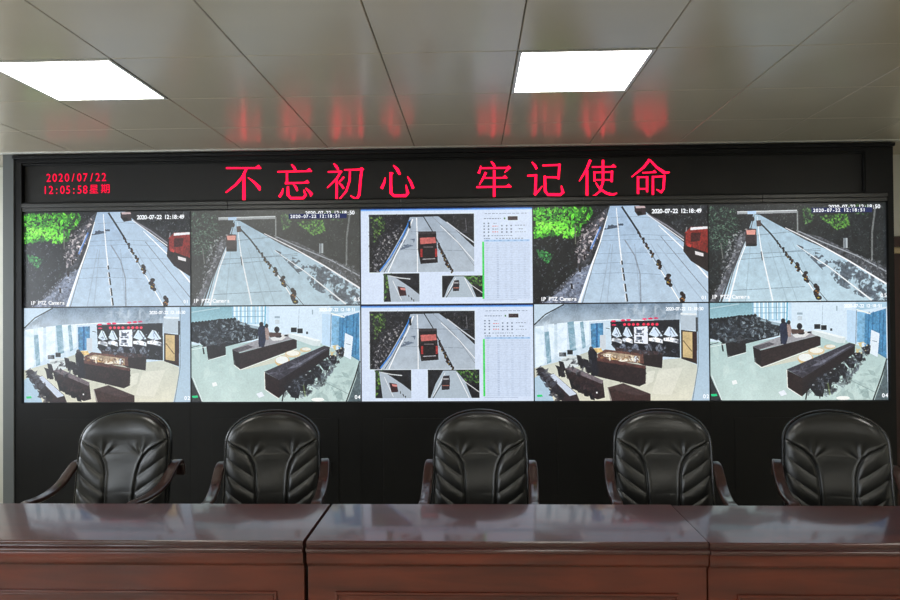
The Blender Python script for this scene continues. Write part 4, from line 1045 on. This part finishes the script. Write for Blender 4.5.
LEAN = math.radians(9)
BY, BZ = .20, .44         # pivot of the back
def leanm():
    return Matrix.Translation((0, BY, BZ)) @ Matrix.Rotation(-LEAN, 4, 'X') @ Matrix.Translation((0, 0, -.44))
def make_chair():
    t = empty('office_armchair')
    bm, bs = backrest_meshes()
    bmesh.ops.transform(bm, matrix=leanm(), verts=bm.verts); bmesh.ops.transform(bs, matrix=leanm(), verts=bs.verts)
    finish('backrest', bm, M['leather'], t, smooth=True)
    finish('back_shell', bs, M['shell'], t, smooth=True, angle=50)
    # seat cushion
    bm = bmesh.new(); n = 40; rows = []
    for s in (1, -1):
        g = []
        for j in range(n + 1):
            v = -1 + 2 * j / n; r = []
            for i in range(n + 1):
                u = -1 + 2 * i / n
                e = max(0, (1 - abs(u) ** 6) * (1 - abs(v) ** 6)) ** .5
                sq = (1 - .10 * abs(v) ** 4, 1 - .10 * abs(u) ** 4)
                x = u * .245 * sq[0]; y = -.02 + v * .24 * sq[1]
                z = .425 + s * (.065 if s > 0 else .035) * e
                if s > 0: z += .004 * math.sin(x * 60) * e * (1 if abs(x) < .15 else 0)
                r.append(bm.verts.new((x, y, z)))
            g.append(r)
        rows.append(g)
        for j in range(n):
            for i in range(n): bm.faces.new((g[j][i], g[j][i + 1], g[j + 1][i + 1], g[j + 1][i]))
    bmesh.ops.remove_doubles(bm, verts=bm.verts, dist=.0005)
    finish('seat', bm, M['leather'], t, smooth=True)
    # bent wooden arms
    for s in (-1, 1):
        base = [(.262, .330, .720), (.264, .312, .782), (.267, .275, .798), (.270, .225, .789), (.271, .165, .756), (.269, .10, .722), (.265, 0, .700), (.260, -.10, .696), (.256, -.19, .702), (.253, -.235, .688), (.252, -.246, .650), (.251, -.225, .585), (.250, -.18, .50), (.248, -.12, .43), (.23, -.04, .395), (.21, .04, .385)]
        path = catmull([(s * x, y, z) for x, y, z in base], 6)
        bm = bmesh.new(); sweep(bm, path, rrect(.050, .024, .008, 3))
        a = finish('armrest', bm, M['armwood'], t, smooth=True, angle=40)
    # gas column and five-star base
    bm = bmesh.new(); tube(bm, [(0, 0, .12), (0, 0, .26)], .03, 20); tube(bm, [(0, 0, .26), (0, 0, .385)], .018, 16); box(bm, -.1, .1, -.1, .12, .375, .395, .004)
    finish('column', bm, M['chrome'], t, smooth=True, angle=40)
    bm = bmesh.new()
    for k in range(5):
        a = 2 * PI * k / 5 + PI / 2
        dx, dy = math.cos(a), math.sin(a)
        p = [(dx * r, dy * r, z) for r, z in ((.02, .135), (.1, .125), (.2, .1), (.285, .078))]
        sweep(bm, p, lambda q: rrect(.05 - .018 * q, .03 - .008 * q, .008, 2), up=Vector((-dy, dx, 0)))
    finish('star_base', bm, M['armwood'], t, smooth=True, angle=40)
    for k in range(5):
        a = 2 * PI * k / 5 + PI / 2; dx, dy = math.cos(a) * .285, math.sin(a) * .285
        bm = bmesh.new(); ax = Vector((-math.sin(a), math.cos(a), 0))
        for o in (-.016, .016):
            c = Vector((dx, dy, .026)) + ax * o
            tube(bm, [c - ax * .009, c + ax * .009], .026, 16)
        tube(bm, [(dx, dy, .03), (dx, dy, .075)], .008, 8)
        finish('caster', bm, M['rubber'], t, smooth=True, angle=40)
    return t

def copy_tree(o, parent=None):
    c = o.copy(); COL.objects.link(c); c.parent = parent
    for ch in list(o.children): copy_tree(ch, c)
    return c
chair0 = make_chair()
spots = [
 (-1.87, 3.46, 0, 'black leather armchair at the left end of the row, nearest the grey pillar'),
 (-1.03, 3.45, 9, 'black leather armchair with wooden arms, second from the left, behind the left desk'),
 (.025, 3.45, -2, 'black leather armchair facing straight ahead, below the two white centre screens'),
 (.945, 3.45, -8, 'black leather armchair fourth from the left, behind the seam of the right desk'),
 (1.77, 3.40, -16, 'black leather armchair at the right end, its right arm cut by the frame'),
]
for i, (x, y, a, lab) in enumerate(spots):
    c = chair0 if i == 0 else copy_tree(chair0)
    c.location = (x, y, 0); c.rotation_euler = (0, 0, math.radians(a))
    tag(c, lab, 'armchair', 'black leather armchairs behind the desks')

# ------------------------------------------------------------------ light
w = bpy.data.worlds.new('sky'); SC.world = w; w.use_nodes = True
w.node_tree.nodes['Background'].inputs[0].default_value = (.75, .86, 1, 1); w.node_tree.nodes['Background'].inputs[1].default_value = 2
for i, (a, b_) in enumerate(WY):
    l = bpy.data.lights.new('window_daylight', 'AREA'); l.shape = 'RECTANGLE'; l.size = 1.45; l.size_y = a - b_; l.energy = 70; l.color = (.9, .95, 1)
    o = bpy.data.objects.new('window_daylight', l); COL.objects.link(o); o.location = (XL - .3, (a + b_) / 2, 1.7); o.rotation_euler = (0, math.radians(-90), 0)

# ------------------------------------------------------------------ camera
cam = bpy.data.cameras.new('camera'); cam.sensor_width = 36; cam.lens = _F / 900 * 36; cam.clip_start = .05
co = bpy.data.objects.new('camera', cam); COL.objects.link(co)
rot = Matrix((R_, U_, -_f)).transposed()
co.matrix_world = Matrix.Translation((0, 0, EYE)) @ rot.to_4x4()
SC.camera = co
SC.view_settings.view_transform = 'Standard'; SC.view_settings.look = 'None'; SC.view_settings.exposure = 0; SC.view_settings.gamma = 1
SC.cycles.use_denoising = True
SC.cycles.max_bounces = 8; SC.cycles.sample_clamp_indirect = 6
